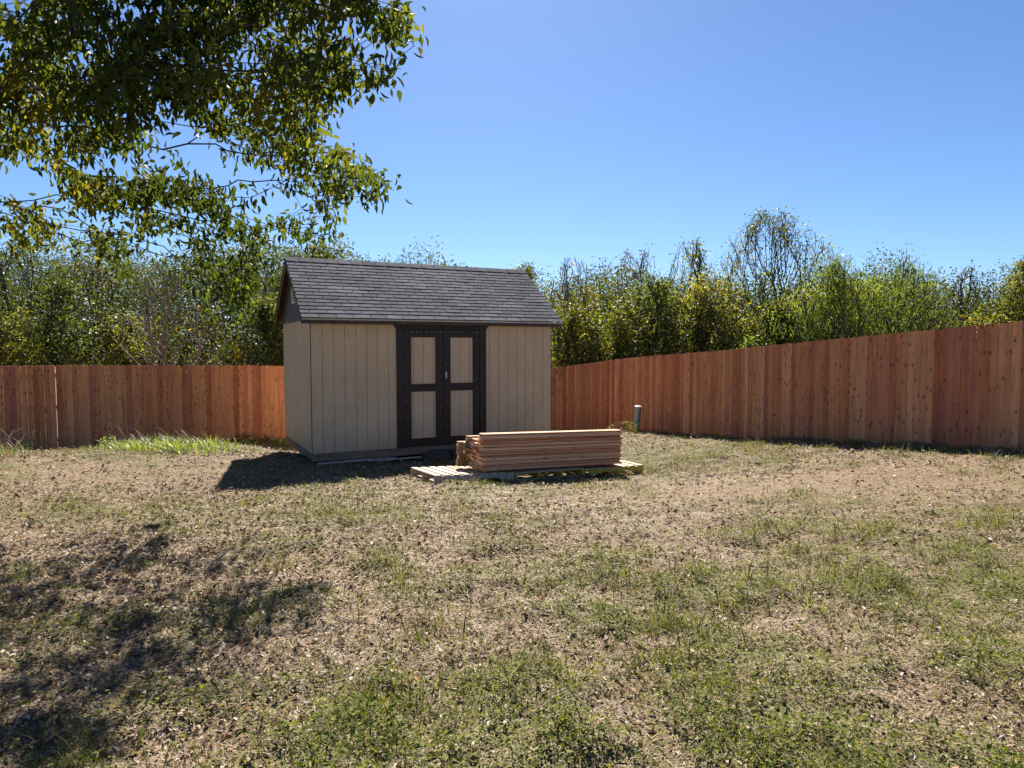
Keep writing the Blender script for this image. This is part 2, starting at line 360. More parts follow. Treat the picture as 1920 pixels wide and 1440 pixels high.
# ------------------------------------------------------------------ trees
def grow(trunk, attr_pts, bf=.25, step=.3, wob=.05, droop=0.0, start=None):
    """connect attractor points to a growing skeleton; returns nodes, parent index, tips"""
    n0 = len(trunk); cap = n0 + len(attr_pts)*14 + 50
    Pn = np.zeros((cap,3)); par = np.full(cap, -1); pl = np.zeros(cap)
    Pn[:n0] = trunk
    for i in range(1, n0):
        par[i] = i-1; pl[i] = pl[i-1] + np.linalg.norm(Pn[i]-Pn[i-1])
    cnt = n0; tips = []
    start = (1 if n0 > 2 else 0) if start is None else start
    order = np.argsort(np.linalg.norm(attr_pts - trunk[-1], axis=1))
    for ai in order:
        a = attr_pts[ai]
        d = np.linalg.norm(Pn[start:cnt]-a, axis=1)
        j = start + int(np.argmin(d + bf*pl[start:cnt])); dj = np.linalg.norm(Pn[j]-a)
        k = max(1, min(12, int(round(dj/step)))); b = Pn[j].copy(); prev = j
        if par[j] >= 0:
            hd = Pn[j]-Pn[par[j]]; hd = hd/(np.linalg.norm(hd)+1e-9)
        else: hd = np.array([0,0,1.])
        for s in range(1, k+1):
            t = s/k
            q = b*(1-t) + a*t + hd*dj*.16*math.sin(math.pi*t)*(1-t)
            if s < k: q = q + rng.normal(0, wob*min(dj, 1.0)/k**.5, 3) + np.array([0,0,droop*dj*math.sin(math.pi*t)])
            if cnt >= cap-1: break
            Pn[cnt] = q; par[cnt] = prev; pl[cnt] = pl[prev] + np.linalg.norm(q-Pn[prev]); prev = cnt; cnt += 1
        tips.append(prev)
    return Pn[:cnt], par[:cnt], np.array(tips)
def radii(par, r0, expo=2.4, rmax=None):
    n = len(par); a = np.zeros(n); has = np.zeros(n, bool); has[par[par>=0]] = True
    a[~has] = r0**expo
    for i in range(n-1, 0, -1): a[par[i]] += a[i]
    r = a**(1/expo)
    return np.minimum(r, rmax) if rmax else r
def tubes(Pn, par, r, sides=4):
    c = np.where(par >= 0)[0]; p = par[c]
    D = Pn[c]-Pn[p]; ln = np.linalg.norm(D, axis=1)+1e-9; D /= ln[:,None]
    ref = np.where(np.abs(D[:,2:3]) < .9, np.array([[0,0,1.]]), np.array([[1.,0,0]]))
    A = np.cross(D, ref); A /= np.linalg.norm(A, axis=1)[:,None]; B = np.cross(D, A)
    ang = np.arange(sides)*2*np.pi/sides
    off = A[:,None]*np.cos(ang)[None,:,None] + B[:,None]*np.sin(ang)[None,:,None]
    rp = np.minimum(r[p], r[c]*1.35)
    V0 = (Pn[p]-D*rp[:,None]*.3)[:,None] + off*rp[:,None,None]; V1 = (Pn[c]+D*r[c][:,None]*.3)[:,None] + off*r[c][:,None,None]
    V = np.concatenate([V0, V1], 1).reshape(-1,3); k = 2*sides
    b = (np.arange(len(c))*k)[:,None]
    i = np.arange(sides); tf = np.stack([i, (i+1)%sides, (i+1)%sides+sides, i+sides], 1)
    return V, (b[:,:,None]+tf[None]).reshape(-1,4)
def leaves_at(P, count, spread, size, width, tmpl, hang=.5, clump_r=None, rlo=0, rhi=1, cr=.45):
    """count leaves round every point P"""
    n = len(P)*count; Q = np.repeat(P, count, 0) + rng.normal(0, spread, (n,3))
    az = rng.uniform(0, 2*np.pi, n)
    el = rng.normal(-hang*1.2, .55, n)          # leaf axis elevation
    Y = np.c_[np.cos(el)*np.cos(az), np.cos(el)*np.sin(az), np.sin(el)]
    R = rng.normal(0,1,(n,3)); X = np.cross(Y, R); X /= np.linalg.norm(X,axis=1)[:,None]; Z = np.cross(X, Y)
    Ls = rng.uniform(*size, n); W = Ls*rng.uniform(*width, n)
    V, Fc = instance(Q, X, Y, Z, *tmpl, W, Ls)
    base = np.repeat(rng.random(len(P)) if clump_r is None else clump_r, count)
    r = np.clip(base*cr + rng.random(n)*(1-cr), 0, 1)*(rhi-rlo)+rlo
    return V, Fc, np.repeat(r, len(tmpl[0]))

b_dark = bark('bark_dark', (.035,.028,.022), (.11,.09,.075))
b_grey = bark('bark_grey', (.10,.085,.07), (.26,.23,.20))
G_DARK = [(0,(.022,.038,.013)),(.4,(.052,.078,.024)),(.7,(.095,.13,.036)),(.9,(.17,.185,.05)),(1,(.30,.26,.07))]
G_OLIVE = [(0,(.045,.055,.018)),(.4,(.105,.12,.034)),(.7,(.18,.19,.048)),(.92,(.30,.27,.065)),(1,(.40,.24,.07))]
G_BRIGHT = [(0,(.055,.08,.026)),(.5,(.13,.18,.05)),(.8,(.21,.26,.068)),(1,(.32,.34,.09))]
G_YELL = [(0,(.06,.06,.014)),(.4,(.14,.14,.028)),(.7,(.27,.24,.04)),(.9,(.38,.29,.05)),(1,(.40,.17,.04))]
G_DRY = [(0,(.055,.045,.028)),(.5,(.12,.105,.05)),(.8,(.20,.17,.065)),(1,(.32,.21,.08))]
LM = {k: leafmat('leaf_'+k, s, trans=.48, rough=.5, spec=.2, tint=(1.9,1.75,.45), k=.85) for k, s in dict(dark=G_DARK, olive=G_OLIVE, bright=G_BRIGHT, yellow=G_YELL, dry=G_DRY).items()}

# ---- the near tree whose boughs hang into the picture from the left
poly = np.array([(-900,-520),(700,-520),(735,-150),(755,20),(775,55),(806,85),(786,130),(748,150),(735,175),(700,195),(692,150),(655,150),(640,205),(622,235),(612,285),
 (655,288),(700,305),(735,345),(752,380),(752,425),(725,395),(690,372),(652,360),(640,445),(600,450),(565,440),(530,440),(500,462),(492,500),(515,520),(470,555),(462,595),(430,580),(385,565),(372,510),(330,480),
 (300,470),(270,500),(215,545),(190,520),(170,480),(120,470),(90,450),(60,475),(20,440),(-60,470),(-300,520),(-700,520),(-900,300)], float)
def inpoly(x, y, P):
    c = np.zeros(len(x), bool); n = len(P); j = n-1
    for i in range(n):
        xi, yi = P[i]; xj, yj = P[j]
        c ^= ((yi > y) != (yj > y)) & (x < (xj-xi)*(y-yi)/(yj-yi+1e-12)+xi); j = i
    return c
holes = [(400,285,62,30),(55,335,60,45),(215,420,55,18),(120,255,26,18),(560,480,40,30),(455,345,26,16),(20,385,30,20),(430,130,12,12),(180,150,22,12),(330,395,26,14),(520,330,14,12),(655,265,40,20),(300,250,14,12),(565,370,16,14),(120,400,40,15),(430,480,18,22),(250,330,18,14)]
qx = rng.uniform(-900, 810, 15000); qy = rng.uniform(-520, 600, 15000)
ok = inpoly(qx, qy, poly)
for hx, hy, ha, hb in holes: ok &= (((qx-hx)/ha)**2 + ((qy-hy)/hb)**2) > 1
dn = fbm(qx*.012, qy*.016, 41, 3)
vis = (qx > -40) & (qy > -60)
lowf = np.clip((qy-200)/260, 0, 1)
dn2 = fbm(qx*.009+3, qy*.011, 47, 3)
ok &= rng.random(len(qx)) < np.where(vis, np.clip((dn-.40+.06*(1-lowf))*6.0, .05, 1)*(.86-.02*lowf), np.clip((dn2-.41)*10, 0, 1)*1.0)
qx, qy = qx[ok], qy[ok]
lowf = np.clip((qy-180)/280, 0, 1); qd = 6.5 + 2.2*lowf + .9*(fbm(qx*.004+9, qy*.004, 61, 2)-.5)*2 + rng.normal(0, .45, len(qx)); qd = np.clip(qd, 5.2, 10)
AT = np.c_[(qx-960)/F*qd, qd, CAMZ + (HY-qy)/F*qd]
TB = (-8.3, 8.2)
tz = gz1(*TB)
trunk = np.array([(TB[0],TB[1],tz-.1),(TB[0]+.02,TB[1],tz+.7),(TB[0]+.1,TB[1]-.02,tz+1.5),(TB[0]+.15,TB[1]-.05,tz+2.3),(TB[0]+.3,TB[1]-.1,tz+3.0),(TB[0]+.5,TB[1]-.2,tz+3.7),(TB[0]+.7,TB[1]-.35,tz+4.4),(TB[0]+.9,TB[1]-.5,tz+5.1),(TB[0]+1.2,TB[1]-.6,tz+5.8),(TB[0]+1.6,TB[1]-.7,tz+6.5)])
Pn, par, tips = grow(trunk, AT, bf=.62, step=.2, wob=.05, droop=.07, start=6)
rr = radii(par, .0026, 2.5, .2)
near = empty('tree', (0,0,0), label='large near tree whose leafy boughs hang into the top left of the view', cat='tree')
V, Fc = tubes(Pn, par, rr, 6); fast_mesh('branches', V, Fc, b_dark, parent=near, smooth=True)
prv = par[tips]; TP = np.concatenate([Pn[tips], (Pn[tips]+Pn[prv])/2, Pn[prv]])
cl = fbm(TP[:,0]*.9, TP[:,2]*.9+TP[:,1], 71, 2)
cl = np.clip((cl-.3)*2.0, 0, 1)
V, Fc, r = leaves_at(TP, 3, .06, (.070,.125), (.30,.46), LEAF, hang=.85, clump_r=cl, cr=.5)
m_nearleaf = leafmat('near_leaf', [(0,(.030,.050,.016)),(.3,(.060,.088,.022)),(.55,(.105,.135,.030)),(.78,(.18,.195,.042)),(.95,(.28,.25,.055)),(1,(.40,.24,.06))], trans=.46, rough=.6, spec=.14, tint=(1.85,1.7,.6), k=.70)
fast_mesh('foliage', V, Fc, m_nearleaf, {'rnd': r}, parent=near)
print('near tree', len(TP)*3, 'leaves; attractors', len(AT))

# ---- trees and bushes beyond the fences
def far_tree(px, d, top, wid, mat, name, label, n=260, per=14, base=.15, leaf=(.05,.09), spread=.11, bark_m=b_dark, lean=0, r0=.0055, bare=0, stems=3, seed=0, flat=1.0, hang=.2, wratio=(.4,.6), up=False, holes=.5, bf=.8):
    n = int(n*1.6)
    x = at(px, d); z0 = gz1(x, d); ztop = CAMZ + (HY-top)/F*d; H = ztop-z0; R = wid/2/F*d
    h0 = z0 + base*H
    k = n*6; th = rng.uniform(0, 2*np.pi, k); rad = rng.random(k)**.5; hh = rng.random(k)**1.15
    prof = np.clip(np.sin(np.pi*np.clip(.22+hh*.74, 0, 1)), .12, 1)**.8*(1+.6*(fbm(th*1.2+seed, hh*3+seed, 13+seed, 2)-.5)*2)
    ax = x + np.cos(th)*rad*R*prof + lean*hh*H; ay = d + np.sin(th)*rad*R*.8*flat*prof; az = h0 + hh*(ztop-h0)
    dn = fbm(ax*2.0+seed*3, az*2.2+ay*1.7, 17+seed, 2)
    A = np.c_[ax, ay, az][dn > np.quantile(dn, holes*.8)][:n]
    root = empty(name, (0,0,0), label=label, cat='bush' if name == 'bush' else 'tree', group='trees and bushes beyond the fence')
    Vs, Fs, off = [], [], 0; TPs = []
    for s in range(stems):
        sub = A[s::stems]
        bx = x + rng.normal(0, .12*R) ; by = d + rng.normal(0, .1*R)
        hs = H*(.28 if not up else .45)
        tr = np.array([(bx, by, z0-.1)] + [(bx + (lean*hs*t) + (sub[:,0].mean()-bx)*t*.4, by + (sub[:,1].mean()-by)*t*.4, z0+hs*t) for t in (.25,.5,.75,1)])
        Pn, par, tips = grow(tr, sub, bf=bf, step=.35, wob=.07)
        V, Fc = tubes(Pn, par, np.minimum(radii(par, r0, 2.2)*1.25, .15), 4)
        Vs.append(V); Fs.append(Fc+off); off += len(V)
        pr = par[tips]; g2 = par[pr]; TPs.append(np.concatenate([Pn[tips], Pn[pr], (Pn[tips]+Pn[pr])/2, Pn[g2]*.5+Pn[pr]*.5]))
    fast_mesh('trunk', np.concatenate(Vs), np.concatenate(Fs), bark_m, parent=root)
    TP = np.concatenate(TPs)
    TP = TP[rng.random(len(TP)) > (max(bare,.15)*np.clip((TP[:,2]-h0)/(ztop-h0)*1.6, 0, 1) if bare else .6*np.clip((TP[:,2]-h0)/(ztop-h0)*2.5-1.5, 0, 1))]
    if per and len(TP):
        cl = np.clip((fbm(TP[:,0]*1.3, TP[:,2]*1.3, 23+seed, 2)-.3)*2, 0, 1)
        V, Fc, r = leaves_at(TP, max(1, int(per*.32+rng.random())), spread*.95, (leaf[0]*1.25, leaf[1]*1.3), wratio, QUAD, hang=hang, clump_r=cl, cr=.5)
        fast_mesh('crown', V, Fc, LM[mat], {'rnd': r}, parent=root)
    return root
T = far_tree
# px, distance, top row, width px, leaf
T(-60,19,470,240,'dark','tree','dark green tree at the far left edge beyond the back fence',260,18,seed=1,stems=2,bare=.3)
T(40,20,452,200,'olive','tree','twiggy olive-leaved tree rising highest at the left end of the back fence',300,12,seed=2,stems=3,bare=.75)
T(15,17.6,575,200,'olive','bush','olive bush just behind the left end of the back fence',170,18,seed=3)
T(130,18.8,520,220,'dark','tree','dense dark tree second from the left behind the back fence',300,20,seed=4,stems=2)
T(175,20.5,492,190,'dry','tree','thin grey twiggy tree with few leaves above the back fence at left',330,6,seed=5,bare=.8)
T(235,19.2,590,170,'olive','bush','olive bush below the gap of sky left of the bare leaning tree',200,18,seed=6)
T(345,17.8,492,230,'dry','tree','bare pale leaning tree with forked grey limbs beyond the back fence',150,2,seed=7,bark_m=b_grey,lean=-.12,bare=.95,stems=2,up=True,r0=.0085,holes=.1)
T(290,20.5,600,150,'dark','bush','low dark bush at the foot of the bare leaning tree',170,18,seed=8)
T(395,21.5,585,170,'olive','bush','loose olive bush right of the bare leaning tree',170,14,seed=9,bare=.4)
T(470,22.5,500,240,'dry','tree','grey arching brushy tree sweeping up beside the shed gable',300,4,seed=10,bark_m=b_grey,lean=.22,bare=.85,stems=3,holes=.3)
T(505,20.2,560,190,'dark','tree','dark evergreen tree against the left side of the shed',330,22,seed=11,stems=2)
T(455,20.0,625,130,'yellow','bush','low bush with orange and yellow leaves left of the shed',140,14,seed=12)
T(600,25,456,260,'olive','tree','rounded olive tree showing above the left end of the shed roof',420,20,seed=13,leaf=(.06,.1))
T(780,30,520,260,'olive','tree','tree hidden behind the middle of the shed roof',160,12,seed=14)
T(985,26,500,170,'olive','tree','small-leaved tree at the right end of the roof ridge',330,20,seed=15,leaf=(.06,.1))
T(1070,23,482,170,'dry','tree','nearly bare twiggy tree right of the shed roof',300,4,seed=16,bare=.7,bark_m=b_grey)
T(1075,20.8,570,230,'olive','bush','leafy bush touching the right wall of the shed',380,18,seed=17)
T(1100,22.5,540,170,'yellow','bush','bright yellow-leaved bush above the right eave of the shed',230,18,seed=18)
T(1190,22.5,468,190,'dry','tree','bare-topped tree third from the shed beyond the right fence',320,6,seed=19,bare=.75,bark_m=b_grey)
T(1165,20.6,560,260,'olive','bush','shady bush low behind the far end of the right fence',380,16,seed=20)
T(1235,21.0,515,270,'bright','bush','light green leafy bush in the middle of the thicket behind the right fence',400,14,seed=21)
T(1290,22.5,452,180,'olive','tree','slender upright olive tree left of the tallest tree',360,10,seed=22,bare=.6)
T(1330,20.0,515,300,'olive','bush','broad olive bush under the tallest tree beyond the right fence',430,16,seed=23)
T(1425,21.5,398,270,'olive','tree','tallest tree beyond the right fence, airy crown of dark forked branches',620,9,seed=24,bare=.45,stems=4,r0=.005,lean=.04,holes=.42,base=.3,leaf=(.05,.085))
T(1450,18.5,570,200,'dark','bush','dark bush in shade at the foot of the tallest tree',280,20,seed=25)
T(1405,17.3,638,90,'bright','bush','small lime green bush peeping over the right fence',120,20,seed=26)
T(1560,17.6,488,250,'bright','tree','feathery bright green tree, left one of the pair over the right fence',420,22,seed=27,leaf=(.05,.10),wratio=(.16,.26),spread=.16,hang=.8,holes=.4)
T(1660,18.2,468,260,'bright','tree','feathery bright green tree with arching limbs, right one of the pair',380,18,seed=28,leaf=(.05,.10),wratio=(.16,.26),spread=.16,hang=.8,holes=.5,lean=.05)
T(1720,19.5,575,240,'olive','bush','grey green bush line under the arching limbs of the feathery tree',300,16,seed=29)
T(1820,21.5,498,150,'dry','tree','small reddish twiggy tree between the feathery tree and the right edge',330,5,seed=30,bare=.6)
T(1815,17.8,592,220,'yellow','bush','low yellow green bush along the right fence top',240,16,seed=31)
T(1925,20,482,210,'olive','tree','rounded tree at the far right edge beyond the fence',420,20,seed=32,leaf=(.05,.09))
T(2050,17,500,220,'olive','tree','tree just outside the right edge of the view',180,16,seed=33)
m_under = leafmat('undergrowth_leaf', [(0,(.022,.034,.014)),(.5,(.052,.068,.024)),(.85,(.10,.115,.035)),(1,(.19,.17,.05))], trans=.4, rough=.6, spec=.15, tint=(1.6,1.5,.5))
# low undergrowth mass that nobody could count
nU = 130000
ux = rng.uniform(-26, 26, nU); uy = 23.5 + 11*rng.random(nU)**1.2
nr = (ux-FA[0])*(-rdir[1]) + (uy-FA[1])*rdir[0]; nl = (ux-FC[0])*(-ldir[1]) + (uy-FC[1])*ldir[0]
okk = ((nr < -1.0) | (nl < -1.0)) ; ux, uy = ux[okk], uy[okk]
hmax = 1.9 + 4.2*fbm(ux*.45, uy*.35, 99, 3) + (uy-22)*.12 + np.clip(-(ux+1)*.3, 0, 1.1)
UP = np.c_[ux, uy, gz(ux, uy) + hmax*rng.random(len(ux))**.75]
V, Fc, r = leaves_at(UP, 4, .14, (.08,.14), (.4,.65), QUAD, hang=.2, clump_r=np.clip((fbm(ux*.8, UP[:,2]*.9, 88, 3)-.3)*2.2, 0, 1), cr=.6)
tag(fast_mesh('undergrowth', V, Fc, m_under, {'rnd': r}), 'tangled green undergrowth filling the wood behind the fences', 'undergrowth', kind='stuff')

# ------------------------------------------------------------------ fences
CEDAR = [(0,(.36,.12,.055)),(.12,(.50,.20,.09)),(.3,(.61,.29,.14)),(.45,(.52,.205,.095)),(.6,(.67,.35,.18)),(.75,(.56,.235,.11)),(.86,(.41,.135,.085)),(.93,(.46,.165,.105)),(1,(.62,.29,.14))]
m_cedar = wood('cedar', CEDAR, knots=.38, rough=.8, grain=.55)
def fence(name, P0, P1, label, hgt=1.83, w=.0965, pitch=.1):
    root = empty(name, (0,0,0), label=label, cat='fence')
    d = P1-P0; Ln = np.linalg.norm(d); d = d/Ln; ang = math.atan2(d[1], d[0]); n = int(Ln/pitch)
    pk, rl, ps = MB(), MB(), MB()
    xs_ = P0[0]+d[0]*(np.arange(n)+.5)*pitch; ys_ = P0[1]+d[1]*(np.arange(n)+.5)*pitch
    # the fence builder set the tops to a string line: smooth the ground height along it
    gg = gz(xs_, ys_); ker = np.ones(25)/25; sm = np.convolve(np.pad(gg, 12, 'edge'), ker, 'valid')
    for i in range(n):
        ww = w + random.uniform(-.003,.002); h = hgt + random.uniform(-.006,.006); c = .016+random.uniform(0,.004)
        M = Matrix.Translation((xs_[i], ys_[i], sm[i])) @ Matrix.Rotation(ang+random.uniform(-.02,.02), 4, 'Z') @ Matrix.Rotation(random.uniform(-.0028,.0028), 4, 'Y') @ Matrix.Rotation(random.uniform(-.004,.004), 4, 'X')
        o = [(-ww/2,-.02),(ww/2,-.02),(ww/2,h-c*1.2),(ww/2-c,h),(-ww/2+c,h),(-ww/2,h-c*1.2)]
        t = random.uniform(-.003,.003)
        pk.prism(o, -.008+t, .008+t, M=M)
    side = 1 if (d[0]*(0-P0[1]) - d[1]*(0-P0[0])) < 0 else -1      # rails and posts on the far side
    for z in (.25, .95, 1.62):
        for i in range(0, n-1, 24):
            j = min(i+24, n-1); a = Vector((xs_[i], ys_[i], sm[i]+z)); b = Vector((xs_[j], ys_[j], sm[j]+z))
            nrm = Vector((-d[1], d[0], 0))*side*.034; v = b-a
            M = Matrix.Translation(a+nrm) @ Matrix.Rotation(ang, 4, 'Z') @ Matrix.Rotation(-math.atan2(v.z, math.hypot(v.x, v.y)), 4, 'Y')
            rl = MB(); rl.box((0,-.019,-.044), (v.length-.004,.019,.044), M=M); rl.build('rail', m_pine, root)
    for i in range(0, n, 24):
        nrm = Vector((-d[1], d[0], 0))*side*.10
        ps = MB(); ps.box((-.044,-.044,-.5),(.044,.044,1.78), M=Matrix.Translation(Vector((xs_[i], ys_[i], sm[i]))+nrm) @ Matrix.Rotation(ang,4,'Z')); ps.build('post', m_pine, root)
    pk.build('pickets', m_cedar, root)
    return root
m_pine = wood('pine', [(0,(.42,.28,.15)),(.5,(.50,.36,.20)),(1,(.56,.42,.26))], knots=.15, rough=.75, grain=.35, objrnd=True)
fence('fence', FC+ldir*.06, FC+ldir*17, 'orange red cedar picket fence running behind the shed on the left')
fence('fence', FA-rdir*5.5, FC-rdir*.02, 'brown cedar picket fence rising along the right side of the yard')

# ------------------------------------------------------------------ shed
shed = empty('shed', (SH0[0], SH0[1], 0), (0,0,SHANG), label='beige wooden garden shed with grey shingle roof and dark brown double doors', cat='shed')
W, D = 4.88, 3.05; ZB, ZT = -.318, 2.06
m_sid, nt, out = new_mat('siding_paint'); L = nt.links
co = N(nt, 'ShaderNodeTexCoord').outputs['Object']
mp = nt.nodes.new('ShaderNodeMapping'); mp.inputs['Scale'].default_value = (60,60,2.2); L.new(co, mp.inputs[0])
gn = noise(nt, mp.outputs[0], 1.0, 5, .65); bn = noise(nt, co, 1.6, 5, .6)
cr_ = ramp(nt, [(.3,(.55,.405,.26)),(.7,(.64,.485,.32))]); L.new(bn, cr_.inputs[0])
fi = ramp(nt, [(.3,(.86,.85,.84)),(.7,(1.05,1.05,1.05))]); L.new(gn, fi.inputs[0])
c = mixc(nt, .7, cr_.outputs[0], fi.outputs[0], 'MULTIPLY')
sz = nt.nodes.new('ShaderNodeSeparateXYZ'); L.new(co, sz.inputs[0])
dirt = ramp(nt, [(.0,(1,1,1)),(1,(0,0,0))]); L.new(math_n(nt,'ADD',math_n(nt,'MULTIPLY',math_n(nt,'ADD',sz.outputs[2],.32),2.2),math_n(nt,'MULTIPLY',bn,.5)), dirt.inputs[0])
c = mixc(nt, math_n(nt,'MULTIPLY',dirt.outputs[0],.35), c, (.20,.15,.11))
spk = noise(nt, co, 40, 3); sr = ramp(nt, [(.72,(0,0,0)),(.76,(1,1,1))]); L.new(spk, sr.inputs[0]); c = mixc(nt, math_n(nt,'MULTIPLY',sr.outputs[0],.35), c, (.16,.12,.09))
p = nt.nodes.new('ShaderNodeBsdfPrincipled'); L.new(c, p.inputs['Base Color']); p.inputs['Roughness'].default_value = .65; p.inputs['Specular IOR Level'].default_value = .3
L.new(bumped(nt, gn, .35, .004), p.inputs['Normal']); L.new(p.outputs[0], out.inputs[0])
m_black = plain('dark_stain', (.010,.007,.006), (.028,.018,.014), 9, .55, .4, .3)
m_brown = plain('rake_brown', (.05,.026,.016), (.11,.06,.038), 9, .7, .3, .3)
m_gable = plain('weathered_ply', (.07,.068,.075), (.16,.155,.165), 5, .85, .2, .5)
m_rim = wood('weathered_timber', [(0,(.13,.105,.085)),(.5,(.20,.16,.125)),(1,(.26,.21,.17))], knots=.1, rough=.9, grain=.6)
m_cream = plain('cream_trim', (.38,.33,.26), (.55,.49,.40), 6, .6, .3, .2)
m_fascia = plain('fascia_grey', (.045,.04,.04), (.095,.085,.085), 7, .8, .2, .4)
m_screw = plain('screw_head', (.5,.48,.44), (.75,.72,.66), 20, .4, .5, .1)

def siding(mb, x0, x1, z0, z1, y=0, first=None, pitch=.2, gw=.012, gd=.013, T=None, ztop=None):
    """grooved panel in the xz plane facing -y, with real grooves; T maps local points"""
    first = x0 if first is None else first
    cuts = [first + pitch*k for k in range(int((x1-first)/pitch)+2) if x0+.02 < first+pitch*k < x1-.02]
    prof = [(x0, y)]
    for c_ in cuts: prof += [(c_-gw/2, y), (c_-gw/2+.001, y+gd), (c_+gw/2-.001, y+gd), (c_+gw/2, y)]
    prof += [(x1, y), (x1, y+.016), (x0, y+.016)]
    n = len(prof); zt = ztop or (lambda x: z1)
    P = [(a, b, z0) for a, b in prof] + [(a, b, zt(a)) for a, b in prof]
    if T: P = [T @ Vector(q) for q in P]
    Fs = [(i, (i+1)%n, (i+1)%n+n, i+n) for i in range(n)]
    if not T or True:
        # caps as quads strip between outer and back edge
        pass
    mb.add(P, Fs)
DX0, DX1 = 1.555, 3.375
w = MB(); siding(w, 0, DX0+.02, ZB, ZT, first=0); w.build('wall', m_sid, shed)
w = MB(); siding(w, DX1-.02, W, ZB, ZT, first=DX1-.02+.115); w.build('wall', m_sid, shed)
TL = Matrix.Rotation(math.radians(-90), 4, 'Z')       # left wall: local x -> -y ... faces -x
def wallT(ox, oy, ang): return Matrix.Translation((ox, oy, 0)) @ Matrix.Rotation(ang, 4, 'Z')
w = MB(); siding(w, .017, D-.017, ZB, ZT, first=0, T=wallT(0, D, -math.pi/2)); w.build('wall', m_sid, shed)
w = MB(); siding(w, .017, D-.017, ZB, ZT, first=0, T=wallT(W, 0, math.pi/2)); w.build('wall', m_sid, shed)
w = MB(); siding(w, 0, W, ZB, ZT, first=0, T=wallT(W, D, math.pi)); w.build('wall', m_sid, shed)
# dark gaps at the corners: corner trim strips
for cx_, cy_ in ((-.004,-.004),(W-.008,-.004)):
    w = MB(); w.box((cx_, cy_, ZB), (cx_+.012, cy_+.012, ZT-.01)); w.build('corner_strip', m_fascia, shed)
# floor rim and floor
w = MB(); w.box((.012,.022,ZB-.15),(W-.012,.06,ZB-.004)); w.box((.02,.062,ZB-.148),(.058,D-.062,ZB-.004)); w.box((W-.058,.062,ZB-.148),(W-.02,D-.062,ZB-.004)); w.box((.012,D-.06,ZB-.15),(W-.012,D-.022,ZB-.004))
w.box((.06,.062,ZB-.03),(W-.06,D-.062,ZB-.006)); w.build('floor_rim', m_rim, shed)
m_block = plain('concrete_block', (.16,.15,.14), (.30,.29,.27), 12, .95, .1, .6)
for bx, by in ((.35,.35),(2.4,.35),(4.5,.35),(.35,D-.35),(2.4,D-.35),(4.5,D-.35)):
    wp = SH0 + SU*bx + SV*by; g0 = gz1(*wp)
    w = MB(); w.box((bx-.1,by-.2,g0-.05),(bx+.1,by+.2,ZB-.152)); w.build('foundation_block', m_block, shed)
# roof
RZ = 1.70+CAMZ; EZ = .50+CAMZ; OV = .15; OF = .14
run = D/2+OF; slope = math.atan2(RZ-EZ, run); SL = math.hypot(RZ-EZ, run)
m_sh, nt, out = new_mat('asphalt_shingle'); L = nt.links
co = N(nt, 'ShaderNodeTexCoord').outputs['Object']; r = attr(nt)
br = ramp(nt, [(0,(.082,.080,.090)),(.5,(.125,.122,.136)),(1,(.18,.176,.192))]); L.new(r, br.inputs[0])
gr = noise(nt, co, 260, 3, .7); grr = ramp(nt, [(.35,(.45,.45,.46)),(.55,(1,1,1)),(.72,(1.9,1.88,1.85))]); L.new(gr, grr.inputs[0])
c = mixc(nt, .8, br.outputs[0], grr.outputs[0], 'MULTIPLY'); st = noise(nt, co, 1.2, 5, .6); str_ = ramp(nt, [(.35,(.78,.78,.78)),(.65,(1.15,1.15,1.14))]); L.new(st, str_.inputs[0])
c = mixc(nt, .9, c, str_.outputs[0], 'MULTIPLY')
p = nt.nodes.new('ShaderNodeBsdfPrincipled'); L.new(c, p.inputs['Base Color']); p.inputs['Roughness'].default_value = .9; p.inputs['Specular IOR Level'].default_value = .06
L.new(bumped(nt, gr, .5, .003), p.inputs['Normal']); L.new(p.outputs[0], out.inputs[0])
roof = None
def sl(u, s, h, side):      # u along the eave, s up the slope from the eave, h off the deck
    y = -OF + s*math.cos(slope) - h*math.sin(slope); z = EZ + s*math.sin(slope) + h*math.cos(slope)
    if side: y = D - y
    return (u, y, z)
def slab(mb, u0, u1, s0, s1, ha, hb, th, side, r=None, jit=0, uv=True):
    """tab: lower edge height ha, upper edge height hb, thickness th"""
    j = lambda: random.uniform(-jit, jit)
    P = [sl(u0,s0+j(),ha,side), sl(u1,s0+j(),ha,side), sl(u1,s1,hb,side), sl(u0,s1,hb,side)]
    P += [sl(u0,s0+0,ha-th,side), sl(u1,s0+0,ha-th,side), sl(u1,s1,hb-th,side), sl(u0,s1,hb-th,side)]
    Fs = [(0,1,2,3),(7,6,5,4),(0,4,5,1),(1,5,6,2),(2,6,7,3),(3,7,4,0)]
    if side: Fs = [f[::-1] for f in Fs]
    mb.add(P, Fs, r=r)
deck = MB()
for side in (0, 1):
    slab(deck, -OV+.01, W+OV-.01, .01, SL-.003, -.004, -.004, .014, side)
deck.build('roof_deck', m_rim, shed)
ex = .118; nC = int(SL/ex)
sh = MB()
for side in (0, 1):
    for k in range(nC+1):
        s0 = k*ex - (.025 if k == 0 else 0); s1 = min(s0+ex*1.28, SL-.001)
        u = -OV - .02 - ((k*.1525+random.uniform(-.01,.01)) % .305)
        while u < W+OV+.02:
            a = max(u+.006, -OV-.02-random.uniform(0,.004)); b = min(u+.299, W+OV+.02)
            if b-a > .01:
                lift = .0092 + (random.uniform(.001,.004) if random.random() < .08 else random.uniform(0,.0015))
                slab(sh, a, b, s0+random.uniform(-.0025,.0025), s1, lift, .0015, .0045, side, jit=.001, r=min(1,max(0,random.gauss(.5,.22))))
            u += .305
roof = sh.build('shingles', m_sh, shed)
cap = MB(); u = -OV-.02
k = 0
